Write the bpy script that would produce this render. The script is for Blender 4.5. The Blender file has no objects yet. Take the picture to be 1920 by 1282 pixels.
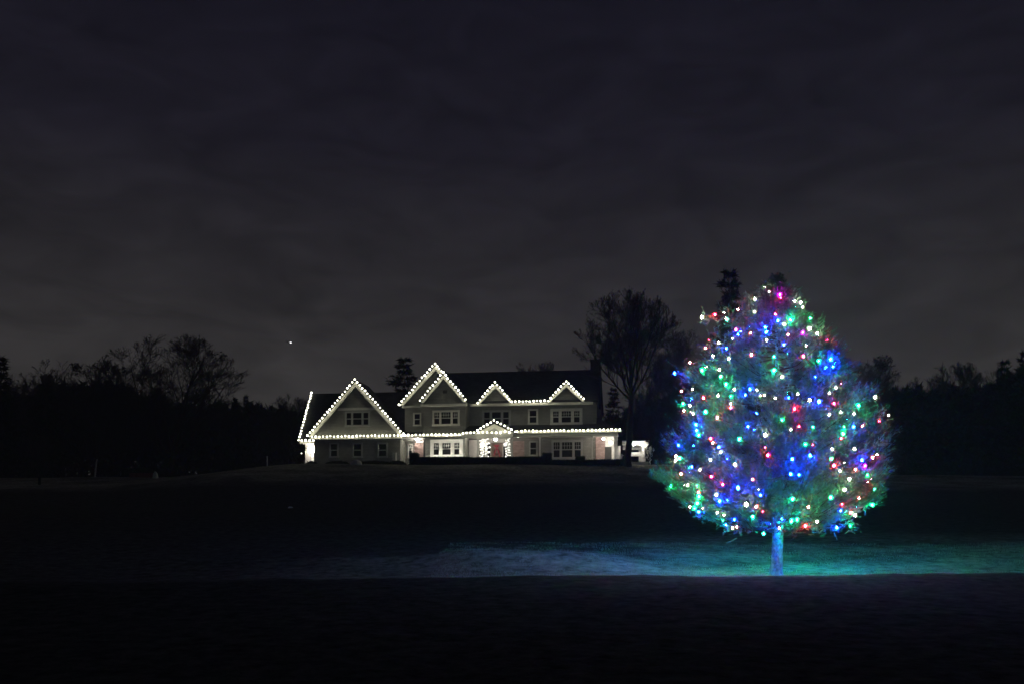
import bpy, bmesh, math, random
import numpy as np
from mathutils import Vector, Matrix
random.seed(7)
rng = np.random.default_rng(11)

# ------------------------------------------------------------------ camera, sky, exposure
SC = bpy.context.scene
COL = SC.collection
F = 1867.0          # focal length in photo pixels (photo 1920 wide)
HY = 1000.0         # eye level in the photo
cd = bpy.data.cameras.new('camera')
cam = bpy.data.objects.new('camera', cd)
COL.objects.link(cam)
cam.location = (0, 0, 0)                      # eye level is z = 0
cam.rotation_euler = (math.radians(90), 0, 0)
cd.sensor_width = 36
cd.lens = F / 1920 * 36
cd.shift_y = (HY - 641) / 1920
cd.clip_end = 12000
cd.clip_start = 0.1
SC.camera = cam

world = bpy.data.worlds.new("World")
SC.world = world
world.use_nodes = True
nt = world.node_tree
nt.nodes.clear()
N = nt.nodes.new
out = N('ShaderNodeOutputWorld'); bg = N('ShaderNodeBackground')
tc = N('ShaderNodeTexCoord'); sx = N('ShaderNodeSeparateXYZ')
ramp = N('ShaderNodeValToRGB'); mp = N('ShaderNodeMapping')
noi = N('ShaderNodeTexNoise'); mul = N('ShaderNodeMixRGB'); mr = N('ShaderNodeMapRange')
sky = N('ShaderNodeTexSky'); sky.sky_type = 'NISHITA'; sky.sun_disc = False
sky.sun_elevation = math.radians(-8); sky.sun_rotation = math.radians(200)
skm = N('ShaderNodeMixRGB'); skm.blend_type = 'ADD'; skm.inputs[0].default_value = 0.02
L = nt.links.new
L(tc.outputs['Generated'], sx.inputs[0])
L(sx.outputs['Z'], ramp.inputs[0])
els = [(0.0, (.038, .035, .0345)), (.13, (.036, .0337, .0335)), (.22, (.0238, .0222, .0242)),
       (.36, (.0112, .0102, .0158)), (.50, (.0070, .0065, .0122)), (1.0, (.0055, .0052, .0100))]
cr = ramp.color_ramp
cr.elements[0].position = 0; cr.elements[0].color = (*els[0][1], 1)
cr.elements[1].position = 1; cr.elements[1].color = (*els[-1][1], 1)
for p, c in els[1:-1]:
    e = cr.elements.new(p); e.color = (*c, 1)
mp.inputs['Scale'].default_value = (4.2, 4.2, 11); mp.inputs['Rotation'].default_value = (0, math.radians(9), 0)
L(tc.outputs['Generated'], mp.inputs[0]); L(mp.outputs[0], noi.inputs['Vector'])
noi.inputs['Scale'].default_value = 2.6; noi.inputs['Detail'].default_value = 8; noi.inputs['Roughness'].default_value = .6
noi.inputs['Distortion'].default_value = .6
mr.inputs['From Min'].default_value = .3; mr.inputs['From Max'].default_value = .7
mr.inputs['To Min'].default_value = .76; mr.inputs['To Max'].default_value = 1.24
L(noi.outputs['Fac'], mr.inputs[0])
mul.blend_type = 'MULTIPLY'; mul.inputs[0].default_value = 1
L(ramp.outputs[0], mul.inputs[1]); L(mr.outputs[0], mul.inputs[2])
L(mul.outputs[0], skm.inputs[1]); L(sky.outputs[0], skm.inputs[2])
L(skm.outputs[0], bg.inputs[0]); bg.inputs[1].default_value = 1.0
L(bg.outputs[0], out.inputs[0])
# faint moonlight added from behind the house to brighten the far lawn
sd = bpy.data.lights.new('added_moon', 'SUN'); sd.energy = .12; sd.angle = math.radians(15); sd.color = (1, .98, 1)
so_ = bpy.data.objects.new('added_moon', sd); COL.objects.link(so_)
so_.rotation_euler = (math.radians(-60), 0, math.radians(12))
SC.view_settings.view_transform = 'Standard'
SC.view_settings.look = 'None'
SC.view_settings.gamma = 1
SC.view_settings.exposure = 0
SC.view_settings.use_curve_mapping = False
SC.cycles.use_denoising = True
SC.cycles.max_bounces = 6
SC.cycles.diffuse_bounces = 3
SC.cycles.sample_clamp_indirect = 4
SC.cycles.caustics_reflective = False
SC.cycles.caustics_refractive = False
SC.cycles.use_light_tree = True
SC.cycles.filter_width = 1.55

def smooth(a, b, x):
    t = np.clip((x - a) / (b - a), 0, 1)
    return t * t * (3 - 2 * t)

# ------------------------------------------------------------------ materials
MATS = {}
def mat(name, col, rough=.8, var=.25, scale=3.0, bump=0.0, spec=.3, metal=0.0, transl=0.0, col2=None):
    if name in MATS: return MATS[name]
    m = bpy.data.materials.new(name); m.use_nodes = True
    t = m.node_tree; b = t.nodes['Principled BSDF']
    tcn = t.nodes.new('ShaderNodeTexCoord'); n = t.nodes.new('ShaderNodeTexNoise')
    n.inputs['Scale'].default_value = scale; n.inputs['Detail'].default_value = 5
    t.links.new(tcn.outputs['Object'], n.inputs['Vector'])
    r = t.nodes.new('ShaderNodeValToRGB')
    a = [max(0, c * (1 - var)) for c in col]; z = col2 if col2 else [min(1, c * (1 + var)) for c in col]
    r.color_ramp.elements[0].position = .3; r.color_ramp.elements[0].color = (*a, 1)
    r.color_ramp.elements[1].position = .7; r.color_ramp.elements[1].color = (*z, 1)
    t.links.new(n.outputs['Fac'], r.inputs[0]); t.links.new(r.outputs[0], b.inputs['Base Color'])
    b.inputs['Roughness'].default_value = rough
    b.inputs['Specular IOR Level'].default_value = spec
    b.inputs['Metallic'].default_value = metal
    if bump:
        bn = t.nodes.new('ShaderNodeBump'); bn.inputs['Strength'].default_value = bump
        bn.inputs['Distance'].default_value = .05
        t.links.new(n.outputs['Fac'], bn.inputs['Height']); t.links.new(bn.outputs[0], b.inputs['Normal'])
    if transl:
        tr = t.nodes.new('ShaderNodeBsdfTranslucent'); mx = t.nodes.new('ShaderNodeMixShader')
        t.links.new(r.outputs[0], tr.inputs[0]); mx.inputs[0].default_value = transl
        t.links.new(b.outputs[0], mx.inputs[1]); t.links.new(tr.outputs[0], mx.inputs[2])
        t.links.new(mx.outputs[0], t.nodes['Material Output'].inputs[0])
    MATS[name] = m
    return m

def shingle_mat(name, col, bw, bh, var=.35):
    """wall or roof covering too far off for single pieces: courses of shingles as colour and fine relief"""
    m = bpy.data.materials.new(name); m.use_nodes = True
    t = m.node_tree; b = t.nodes['Principled BSDF']
    tcn = t.nodes.new('ShaderNodeTexCoord'); sp = t.nodes.new('ShaderNodeSeparateXYZ')
    cb = t.nodes.new('ShaderNodeCombineXYZ'); add = t.nodes.new('ShaderNodeMath'); add.operation = 'ADD'
    L = t.links.new
    L(tcn.outputs['Object'], sp.inputs[0]); L(sp.outputs[0], add.inputs[0]); L(sp.outputs[1], add.inputs[1])
    L(add.outputs[0], cb.inputs[0]); L(sp.outputs[2], cb.inputs[1])
    br = t.nodes.new('ShaderNodeTexBrick')
    br.inputs['Scale'].default_value = 1; br.inputs['Brick Width'].default_value = bw
    br.inputs['Row Height'].default_value = bh; br.inputs['Mortar Size'].default_value = .012
    br.inputs['Color1'].default_value = (*[c * (1 - var) for c in col], 1)
    br.inputs['Color2'].default_value = (*[c * (1 + var) for c in col], 1)
    br.inputs['Mortar'].default_value = (*[c * .45 for c in col], 1)
    L(cb.outputs[0], br.inputs['Vector'])
    n = t.nodes.new('ShaderNodeTexNoise'); n.inputs['Scale'].default_value = .8; n.inputs['Detail'].default_value = 5
    L(tcn.outputs['Object'], n.inputs['Vector'])
    r = t.nodes.new('ShaderNodeMapRange'); r.inputs['To Min'].default_value = .65; r.inputs['To Max'].default_value = 1.35
    L(n.outputs['Fac'], r.inputs[0])
    mx = t.nodes.new('ShaderNodeMixRGB'); mx.blend_type = 'MULTIPLY'; mx.inputs[0].default_value = 1
    L(br.outputs['Color'], mx.inputs[1]); L(r.outputs[0], mx.inputs[2]); L(mx.outputs[0], b.inputs['Base Color'])
    bn = t.nodes.new('ShaderNodeBump'); bn.inputs['Strength'].default_value = .5; bn.inputs['Distance'].default_value = .03
    L(br.outputs['Fac'], bn.inputs['Height']); bn.invert = True; L(bn.outputs[0], b.inputs['Normal'])
    b.inputs['Roughness'].default_value = .9; b.inputs['Specular IOR Level'].default_value = .15
    MATS[name] = m
    return m

def emit(name, col, strength):
    if name in MATS: return MATS[name]
    m = bpy.data.materials.new(name); m.use_nodes = True
    t = m.node_tree; b = t.nodes['Principled BSDF']
    b.inputs['Base Color'].default_value = (*col, 1)
    b.inputs['Emission Color'].default_value = (*col, 1)
    b.inputs['Emission Strength'].default_value = strength
    MATS[name] = m
    return m

WALL = shingle_mat('wall_shingle', (.26, .255, .225), .25, .16, .10)
ROOFM = shingle_mat('roof_shingle', (.045, .046, .046), .3, .18, .3)
BRICK = shingle_mat('brick_face', (.42, .30, .27), .3, .1, .25)
TRIM = mat('cream_trim', (.64, .62, .53), .6, .08, 4)
TRIMG = mat('grey_trim', (.34, .34, .30), .65, .1, 4)
WHITE = mat('white_paint', (.78, .75, .70), .55, .06, 4)
DARKT = mat('dark_trim', (.05, .05, .045), .6, .2, 4)
PANEM = mat('window_pane', (.012, .013, .013), .12, .2, 2, spec=.5)
BARK = mat('bark', (.045, .038, .034), .95, .35, 6, bump=.6, spec=.05)
PALEBARK = mat('pale_bark', (.30, .28, .25), .9, .35, 8, bump=.4, spec=.1)
NEEDLE = mat('dark_needle', (.022, .030, .020), .9, .4, 1.5, spec=.05)
CEDAR = mat('cedar_foliage', (.085, .145, .135), .8, .45, 2.2, spec=.15, transl=.4)
CBARK = mat('cedar_bark', (.09, .20, .21), .95, .45, 14, bump=1.0, spec=.05)
CORD = mat('dark_cord', (.01, .02, .012), .6, .1, 4)
WOODM = mat('wood_mass', (.036, .034, .038), 1, .5, .25, spec=0)
BOX = mat('boxwood', (.030, .040, .022), .9, .4, 3, spec=.05)

# ------------------------------------------------------------------ object helpers
def tag(o, label=None, cat=None, group=None, kind=None):
    if label: o['label'] = label
    if cat: o['category'] = cat
    if group: o['group'] = group
    if kind: o['kind'] = kind
    return o
def link(o, parent=None):
    COL.objects.link(o)
    if parent: o.parent = parent
    return o
def empty(name, loc, rz=0, **k):
    o = bpy.data.objects.new(name, None); link(o)
    o.location = loc; o.rotation_euler = (0, 0, rz); o.empty_display_size = .3
    return tag(o, **k)
def mesh_np(name, V, Fc, m, smooth_=False):
    """triangles or quads from numpy arrays"""
    V = np.asarray(V, dtype=np.float32); Fc = np.asarray(Fc, dtype=np.int32)
    me = bpy.data.meshes.new(name)
    k = Fc.shape[1]
    me.vertices.add(len(V)); me.vertices.foreach_set('co', V.ravel())
    me.loops.add(Fc.size); me.loops.foreach_set('vertex_index', Fc.ravel())
    me.polygons.add(len(Fc)); me.polygons.foreach_set('loop_start', np.arange(0, Fc.size, k, dtype=np.int32))
    me.polygons.foreach_set('loop_total', np.full(len(Fc), k, dtype=np.int32))
    if smooth_: me.polygons.foreach_set('use_smooth', np.ones(len(Fc), dtype=bool))
    me.materials.append(m)
    me.update(calc_edges=True); me.validate()
    return me
def ob(name, me, parent=None, loc=(0, 0, 0)):
    o = bpy.data.objects.new(name, me); link(o, parent); o.location = loc
    return o

class MB:
    def __init__(s): s.bm = bmesh.new()
    def prism(s, pts, d):
        """closed polygon of 3D points swept by vector d"""
        d = Vector(d)
        a = [s.bm.verts.new(p) for p in pts]; b = [s.bm.verts.new(Vector(p) + d) for p in pts]
        n = len(a)
        s.bm.faces.new(a); s.bm.faces.new(b[::-1])
        for i in range(n):
            s.bm.faces.new([a[i], b[i], b[(i + 1) % n], a[(i + 1) % n]])
        return s
    def box(s, x0, x1, y0, y1, z0, z1):
        return s.prism([(x0, y0, z0), (x1, y0, z0), (x1, y0, z1), (x0, y0, z1)], (0, y1 - y0, 0))
    def tube(s, p0, p1, r0, r1, n=8):
        p0 = Vector(p0); p1 = Vector(p1); ax = (p1 - p0).normalized()
        q = ax.orthogonal().normalized(); w = ax.cross(q)
        A = []; B = []
        for i in range(n):
            t = 2 * math.pi * i / n; dd = q * math.cos(t) + w * math.sin(t)
            A.append(s.bm.verts.new(p0 + dd * r0)); B.append(s.bm.verts.new(p1 + dd * r1))
        for i in range(n):
            s.bm.faces.new([A[i], A[(i + 1) % n], B[(i + 1) % n], B[i]])
        s.bm.faces.new(A[::-1]); s.bm.faces.new(B)
        return s
    def ball(s, c, r, sub=2, sc=(1, 1, 1)):
        bmesh.ops.create_icosphere(s.bm, subdivisions=sub, radius=1,
            matrix=Matrix.Translation(c) @ Matrix.Diagonal((r * sc[0], r * sc[1], r * sc[2], 1)))
        return s
    def mesh(s, name, m, sm=False):
        bmesh.ops.recalc_face_normals(s.bm, faces=s.bm.faces)
        me = bpy.data.meshes.new(name); s.bm.to_mesh(me); s.bm.free()
        me.materials.append(m)
        if sm: me.polygons.foreach_set('use_smooth', [True] * len(me.polygons))
        return me
    def build(s, name, m, parent=None, loc=(0, 0, 0), sm=False, **k):
        return tag(ob(name, s.mesh(name, m, sm), parent, loc), **k)

# ------------------------------------------------------------------ terrain
PD = np.array([-60, 0, 10.6, 16, 21, 22.2, 23.2, 24.2, 26, 30, 36, 46, 60, 67, 80, 90, 97, 100, 120, 200, 500, 9000.])
PZ = np.array([-2.2, -2.0, -1.64, -1.32, -.965, -.93, -.985, -1.04, -.93, -.50, -.05, .75, 1.62, 2.05, 4.1, 5.55, 6.72, 7.0, 7.0, 6.0, 3, -30.])
def HT(x, d):
    x = np.asarray(x, float); d = np.asarray(d, float)
    z = np.interp(d, PD, PZ)
    far = smooth(55, 90, d)
    lf = 1 - .20 * smooth(-20.5, -35, -(-x)) if False else 1 - .19 * (1 - smooth(-36, -21, x))
    rt = 1 - .16 * smooth(13.5, 30, x)
    z = np.where(z > 0, z * (1 + (lf * rt - 1) * far), z)
    z = z + .30 * np.exp(-(np.abs(x - .4) / 2.75) ** 4 - ((d - 27.2) / 1.35) ** 2)   # low mound left of the lit tree
    z = z + .12 * np.exp(-(np.abs(x + 4.5) / 3.5) ** 2 - ((d - 27.8) / 1.5) ** 2)
    z = z + (-.16 * (1 - smooth(-10, 2, x)) + .07 * smooth(6, 12, x) + .012 * np.sin(x * .9) + .008 * np.sin(x * 2.3 + 1)) * np.exp(-((d - 22) / 1.6) ** 2)
    z = z + .22 * np.exp(-((x - 16) / 5.0) ** 2 - ((d - 27) / 3) ** 2)
    z = z + .05 * np.sin(x * .31 + 1.3) * np.sin(d * .27) * smooth(24, 32, d)
    z = z + .22 * np.sin(x * .075 + .6) * np.sin(d * .11 + 1) * smooth(40, 60, d) * (1 - smooth(88, 97, d))
    return z
def h1(x, d): return float(HT(x, d))

def axis(pts):
    o = []
    for a, b, st in pts: o += list(np.arange(a, b, st))
    o.append(pts[-1][1]); return np.array(o)
xs = axis([(-9000, -400, 900), (-400, -80, 20), (-80, -30, 2), (-30, -8, 1), (-8, 22, .3), (22, 60, 1.5), (60, 400, 20), (400, 9000, 900)])
ds = axis([(-60, 4, 4), (4, 19, .6), (19, 34, .16), (34, 110, .7), (110, 200, 4), (200, 1000, 80), (1000, 9000, 1000)])
XX, DD = np.meshgrid(xs, ds)
ZZ = HT(XX, DD)
ZZ += rng.normal(0, .008, ZZ.shape) * ((DD > 18) & (DD < 36))
V = np.stack([XX, DD, ZZ], -1).reshape(-1, 3)
nx = len(xs); idx = np.arange(len(V)).reshape(XX.shape)
Fq = np.stack([idx[:-1, :-1], idx[:-1, 1:], idx[1:, 1:], idx[1:, :-1]], -1).reshape(-1, 4)

def ground_mat():
    m = bpy.data.materials.new('lawn_and_soil'); m.use_nodes = True
    t = m.node_tree; b = t.nodes['Principled BSDF']; L = t.links.new; N = t.nodes.new
    g = N('ShaderNodeNewGeometry'); sp = N('ShaderNodeSeparateXYZ'); L(g.outputs['Position'], sp.inputs[0])
    n1 = N('ShaderNodeTexNoise'); n1.inputs['Scale'].default_value = 3.2; n1.inputs['Detail'].default_value = 9; n1.inputs['Roughness'].default_value = .7
    n2 = N('ShaderNodeTexNoise'); n2.inputs['Scale'].default_value = .35; n2.inputs['Detail'].default_value = 5
    mpp = N('ShaderNodeMapping'); mpp.inputs['Scale'].default_value = (1, 1, 1)
    L(g.outputs['Position'], mpp.inputs[0]); L(mpp.outputs[0], n1.inputs['Vector']); L(mpp.outputs[0], n2.inputs['Vector'])
    r1 = N('ShaderNodeValToRGB')
    r1.color_ramp.elements[0].position = .34; r1.color_ramp.elements[0].color = (.055, .058, .04, 1)
    r1.color_ramp.elements[1].position = .66; r1.color_ramp.elements[1].color = (.25, .24, .20, 1)
    L(n1.outputs['Fac'], r1.inputs[0])
    r2 = N('ShaderNodeMapRange'); r2.inputs['From Min'].default_value = .3; r2.inputs['From Max'].default_value = .7
    r2.inputs['To Min'].default_value = .42; r2.inputs['To Max'].default_value = 1.25
    L(n2.outputs['Fac'], r2.inputs[0])
    mx = N('ShaderNodeMixRGB'); mx.blend_type = 'MULTIPLY'; mx.inputs[0].default_value = 1
    L(r1.outputs[0], mx.inputs[1]); L(r2.outputs[0], mx.inputs[2])
    # dark turf; paler zones put the tree's light pool into the colour
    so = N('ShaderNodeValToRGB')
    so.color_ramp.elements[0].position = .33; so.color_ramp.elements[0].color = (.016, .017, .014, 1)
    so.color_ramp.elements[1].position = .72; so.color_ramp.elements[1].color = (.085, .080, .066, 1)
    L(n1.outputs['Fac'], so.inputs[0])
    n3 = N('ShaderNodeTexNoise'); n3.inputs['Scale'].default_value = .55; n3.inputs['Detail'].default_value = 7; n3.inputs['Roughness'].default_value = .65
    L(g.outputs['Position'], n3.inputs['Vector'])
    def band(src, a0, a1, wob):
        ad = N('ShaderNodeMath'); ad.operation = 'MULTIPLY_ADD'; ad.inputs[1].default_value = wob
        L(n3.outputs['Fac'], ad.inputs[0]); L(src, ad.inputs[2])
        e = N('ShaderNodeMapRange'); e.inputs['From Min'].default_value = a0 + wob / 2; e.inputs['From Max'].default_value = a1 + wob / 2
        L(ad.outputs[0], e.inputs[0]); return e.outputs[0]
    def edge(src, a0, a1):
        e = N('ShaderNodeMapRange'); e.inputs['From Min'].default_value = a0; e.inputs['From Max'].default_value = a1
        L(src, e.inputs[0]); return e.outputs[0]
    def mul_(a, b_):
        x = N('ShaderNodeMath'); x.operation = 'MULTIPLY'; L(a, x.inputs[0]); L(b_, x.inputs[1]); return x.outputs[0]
    pale = mul_(mul_(band(sp.outputs[1], 22.0, 22.7, .8), band(sp.outputs[1], 38, 31, 5)), mul_(band(sp.outputs[0], -7, 2, 4), band(sp.outputs[0], 30, 20, 5)))  # light pool under the tree painted as paler turf, by position
    lim = N('ShaderNodeMath'); lim.operation = 'MAXIMUM'                    # painted pool ends behind the mound, coloured dark there as if unlit
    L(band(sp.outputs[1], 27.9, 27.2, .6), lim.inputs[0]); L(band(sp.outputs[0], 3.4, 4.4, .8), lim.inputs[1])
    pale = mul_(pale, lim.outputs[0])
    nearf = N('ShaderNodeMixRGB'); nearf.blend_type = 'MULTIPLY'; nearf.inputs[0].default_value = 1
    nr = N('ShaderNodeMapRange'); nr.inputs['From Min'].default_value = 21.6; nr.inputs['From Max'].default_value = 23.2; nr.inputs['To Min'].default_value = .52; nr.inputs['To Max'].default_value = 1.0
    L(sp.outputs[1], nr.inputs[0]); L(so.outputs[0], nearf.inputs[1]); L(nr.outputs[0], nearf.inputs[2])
    far_ = band(sp.outputs[1], 77, 84, 5)  # far lawn painted paler, its lit look put into the colour
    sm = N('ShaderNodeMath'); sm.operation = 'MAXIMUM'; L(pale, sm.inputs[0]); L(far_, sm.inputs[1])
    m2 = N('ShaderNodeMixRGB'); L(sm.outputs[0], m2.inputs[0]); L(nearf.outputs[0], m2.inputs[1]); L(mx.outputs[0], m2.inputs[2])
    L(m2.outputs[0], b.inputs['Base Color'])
    bn = N('ShaderNodeBump'); bn.inputs['Strength'].default_value = .7; bn.inputs['Distance'].default_value = .06
    L(n1.outputs['Fac'], bn.inputs['Height']); L(bn.outputs[0], b.inputs['Normal'])
    b.inputs['Roughness'].default_value = 1; b.inputs['Specular IOR Level'].default_value = 0
    return m
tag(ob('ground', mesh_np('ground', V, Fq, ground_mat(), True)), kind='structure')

def blades(P, Dr, ln, wd):
    """P points, Dr unit directions, ln lengths, wd widths -> thin leaf triangles"""
    n = len(P)
    r = rng.normal(size=(n, 3)); s = np.cross(Dr, r); s /= np.linalg.norm(s, axis=1)[:, None] + 1e-9
    a = P - s * (wd[:, None] / 2); b = P + s * (wd[:, None] / 2); c = P + Dr * ln[:, None]
    V = np.stack([a, b, c], 1).reshape(-1, 3)
    return V, np.arange(3 * n).reshape(-1, 3)

# short winter grass round the lit tree and on the crest in front of it
ng = 60000
gx = rng.uniform(-2, 20, ng); gd = 21.5 + 11 * rng.random(ng) ** 1.3
gp = np.stack([gx, gd, HT(gx, gd) - .01], 1)
gdir = rng.normal(0, .45, (ng, 3)); gdir[:, 2] = 1; gdir /= np.linalg.norm(gdir, axis=1)[:, None]
k = gd > 22.6
clump = np.sin(gx * 2.1 + np.sin(gd * 3)) * np.sin(gd * 2.7 + gx) > -.2
k &= clump
GV, GF = blades(gp[k], gdir[k], rng.uniform(.03, .09, k.sum()), rng.uniform(.006, .014, k.sum()))
tag(ob('grass', mesh_np('grass', GV, GF, mat('dry_grass', (.24, .235, .19), .9, .4, 1.5, spec=.05, transl=.2))),
    'short pale winter grass round the foot of the lit tree', 'grass', kind='stuff')

# ------------------------------------------------------------------ house frame
YAW = math.radians(8); CA, SA = math.cos(YAW), math.sin(YAW); OD = 103.0; FL = 7.0
def Lc(px, py, v):
    """the place on the house's own plane v (metres behind its datum) seen at this spot: u along the front, w height"""
    x = (px - 960) / F; z = (HY - py) / F
    t = (v + OD * CA) / (x * SA + CA)
    return (t * x * CA - (t - OD) * SA, v, t * z)
def U(px, v): return Lc(px, 0, v)[0]
def W(py, px, v): return Lc(px, py, v)[2]
def world_pt(u, v, w): return (u * CA + v * SA, OD - u * SA + v * CA, w)
house = empty('house', (0, OD, FL), -YAW,
              label='large two-storey gabled house with white lights along its roof edges', cat='house')
def hb(mb, name, m, parent=None, **k):
    if parent is None or parent is house:
        return mb.build(name, m, house, loc=(0, 0, -FL), **k)
    return mb.build(name, m, parent, **k)

E1 = 10.12    # left wing eave
E2 = 10.31    # porch eave
E3 = 13.42    # upper eave
RG = 17.55    # main ridge

def gable_face(mb, ul, ur, w0, uc, w1, v, d):
    mb.prism([(ul, v, w0), (ur, v, w0), (uc, v, w1)], (0, d, 0))
def gable_roof(mb, ul, ur, w0, uc, w1, v0, v1, t=.16):
    """two sloping slabs, ridge running back"""
    mb.prism([(ul, v0, w0), (uc, v0, w1), (uc, v0, w1 + t * 1.4), (ul - t, v0, w0 + t * .3)], (0, v1 - v0, 0))
    mb.prism([(uc + .003, v0, w1), (ur, v0, w0), (ur + t, v0, w0 + t * .3), (uc + .003, v0, w1 + t * 1.4)], (0, v1 - v0, 0))
def rake(mb, ul, ur, w0, uc, w1, v, hgt=.26, d=.06):
    """barge boards under the two slopes"""
    mb.prism([(ul, v, w0), (uc, v, w1), (uc, v, w1 - hgt * 1.4), (ul + hgt * 1.1, v, w0)], (0, d, 0))
    mb.prism([(uc + .002, v, w1), (ur, v, w0), (ur - hgt * 1.1, v, w0), (uc + .002, v, w1 - hgt * 1.4)], (0, d, 0))

# --- left wing
uL = U(562, -.3); uLr = U(757, 0)
rv = 3.57; rw = W(741, 585, rv); ew = W(827, 562, -.3)
mb = MB()
mb.box(uL + .35, uLr + 1.5, .5, 6.7, FL - .4, ew - .003)
mb.prism([(uL + .4, .2, ew), (uL + .4, rv, rw - .25), (uL + .4, 7.0, ew)], (.2, 0, 0))
hb(mb, 'wall', WALL, label='recessed left end wall of pale siding')
hb(MB().box(uL + .34, U(592, .45), .44, .497, FL - .3, ew - .2), 'wall_panel', WHITE, label='white face of the recessed left end')
mb = MB()
for sgn in (0, 1):
    a = (-.3, ew) if sgn == 0 else (7.5, ew)
    mb.prism([(uL, a[0], a[1]), (uL, rv + (.003 if sgn else -.003), rw), (uL, rv + (.003 if sgn else -.003), rw + .2), (uL, a[0] - (.1 if sgn == 0 else -.1), a[1] + .12)], (uLr + 1.5 - uL, 0, 0))
hb(mb, 'roof', ROOFM)
hb(MB().box(uL + .02, U(590, -.4), -.42, -.3, ew - .2, ew + .02), 'fascia', TRIM)
# soffit slab above the recess
hb(MB().box(uL + .02, U(590, 0), -.3, .5, ew - .2, ew - .12), 'soffit', WHITE)

# front gable of the left wing
gv = -1.5
gl, gr = U(581, gv), U(757, gv); gc = U(667.5, gv); gw0 = E1; gw1 = W(716, 667, gv)
gc = (gl + gr) / 2
mb = MB().box(gl + .45, gr - .35, gv, .45, FL - .4, E1 - .12)
hb(mb, 'wall', WALL, label='dark ground floor wall under the big left gable')
mb = MB(); gable_face(mb, gl + .2, gr - .2, gw0 - .12, gc, gw1 - .3, gv - .02, .4)
hb(mb, 'gable', WALL)
mb = MB(); gable_roof(mb, gl - .1, gr + .1, gw0, gc, gw1, gv - .45, 3.2)
hb(mb, 'roof', ROOFM)
mb = MB(); rake(mb, gl, gr, gw0, gc, gw1 - .02, gv - .40, .36)
hb(mb, 'rake_board', TRIM)
hb(MB().box(gl + .15, gr - .1, gv - .5, gv - .03, E1 - .26, E1 - .1), 'eave_board', TRIM)
hb(MB().box(U(634, gv), U(708, gv), gv - .14, gv - .03, W(768.5, 670, gv), W(764, 670, gv)), 'band_board', TRIM)

# --- middle block with double gable
bl = U(752, 0); bc = U(818, 0); br_ = 2 * bc - bl; bw1 = W(686.5, 818, 0)
mb = MB().box(bl + .4, br_ - .3, 0, 8, E1, E3)
mb.prism([(bl + .2, -.02, E3 + .003), (br_ - .2, -.02, E3 + .003), (bc, -.02, bw1 - .3)], (0, .4, 0))
hb(mb, 'wall', WALL, label='upper wall under the tallest gable')
mb = MB(); gable_roof(mb, bl, br_, E3, bc, bw1, -.5, 7.5)
hb(mb, 'roof', ROOFM)
mb = MB(); rake(mb, bl, br_, E3 + .02, bc, bw1 - .02, -.46, .34); hb(mb, 'rake_board', TRIM)
hb(MB().box(bl + .15, U(790, 0), -.3, -.03, E3 - .22, E3 - .02), 'eave_board', TRIMG)
# nearer front bay
fv = -1.2
fl = U(790, fv); fc = U(833, fv); fr = 2 * fc - fl; fw0 = W(755, 790, fv); fw1 = W(703, 833, fv)
mb = MB().box(fl + .25, fr - .2, fv, -.02, E1 + .95, E3 - .12)
mb.prism([(fl + .25, fv, E1 + .95), (fl + .25, fv - .55, E1 + .12), (fl + .25, -.02, E1 + .12), (fl + .25, -.02, E1 + .95)], (fr - fl - .45, 0, 0))
hb(mb, 'wall', WALL, label='projecting bay wall flaring outward above the lower eave')
mb = MB(); gable_face(mb, fl + .2, fr - .2, E3 - .11, fc, fw1 - .2, fv - .02, .4); hb(mb, 'gable', WALL)
mb = MB(); gable_roof(mb, fl, fr, E3 + .05, fc, fw1, fv - .45, .3); hb(mb, 'roof', ROOFM)
mb = MB(); rake(mb, fl, fr, E3 + .07, fc, fw1 - .02, fv - .42, .3); hb(mb, 'rake_board', TRIM)
hb(MB().box(fl, fr, fv - .35, fv - .03, E3 - .28, E3 - .05), 'eave_board', TRIM)
hb(MB().box(U(834.5, fv) - .22, U(834.5, fv) + .22, fv - .06, fv - .021, W(737, 834, fv), W(731, 834, fv)), 'gable_vent', DARKT)
# lower eave of the middle block
ml, mr_ = U(757, -1.9), U(868, -1.9)
mb = MB()
mb.prism([(gr - .3, -2.0, E1), (gr - .3, -.0, E1 + .55), (gr - .3, 0, E1), (gr - .3, -2, E1 - .15)], (mr_ - gr + .3, 0, 0))
hb(mb, 'lower_roof', ROOFM)
hb(MB().box(gr - .1, mr_, -2.1, -2.0, E1 - .14, E1 + .05), 'fascia', TRIM)
# ground floor: recessed side entry and bay
hb(MB().box(U(797, -1.75), U(872, -1.75), -1.75, .4, FL - .3, E1 - .155), 'wall', WALL, label='ground floor bay wall')
hb(MB().box(U(750, .5), U(800, .5), .5, .8, FL - .3, E1 - .16), 'wall', WHITE, label='white wall of the recessed side entry')
hb(MB().box(U(777.5, .3), U(794.5, .3), .3, .45, FL, W(829, 786, .3)), 'brick_panel', BRICK)
hb(MB().box(U(794.8, -.2), U(797.5, -.2), -.5, .4, FL - .2, E1 - .16), 'corner_board', DARKT)
hb(MB().tube((U(754.5, -1.8), -1.8, FL), (U(754.5, -1.8), -1.8, E1 - .1), .05, .05), 'downpipe', TRIM)
hb(MB().box(gr - .3, U(797, -.9), -1.999, .5, E1 - .24, E1 - .16), 'soffit', WHITE)

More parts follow.
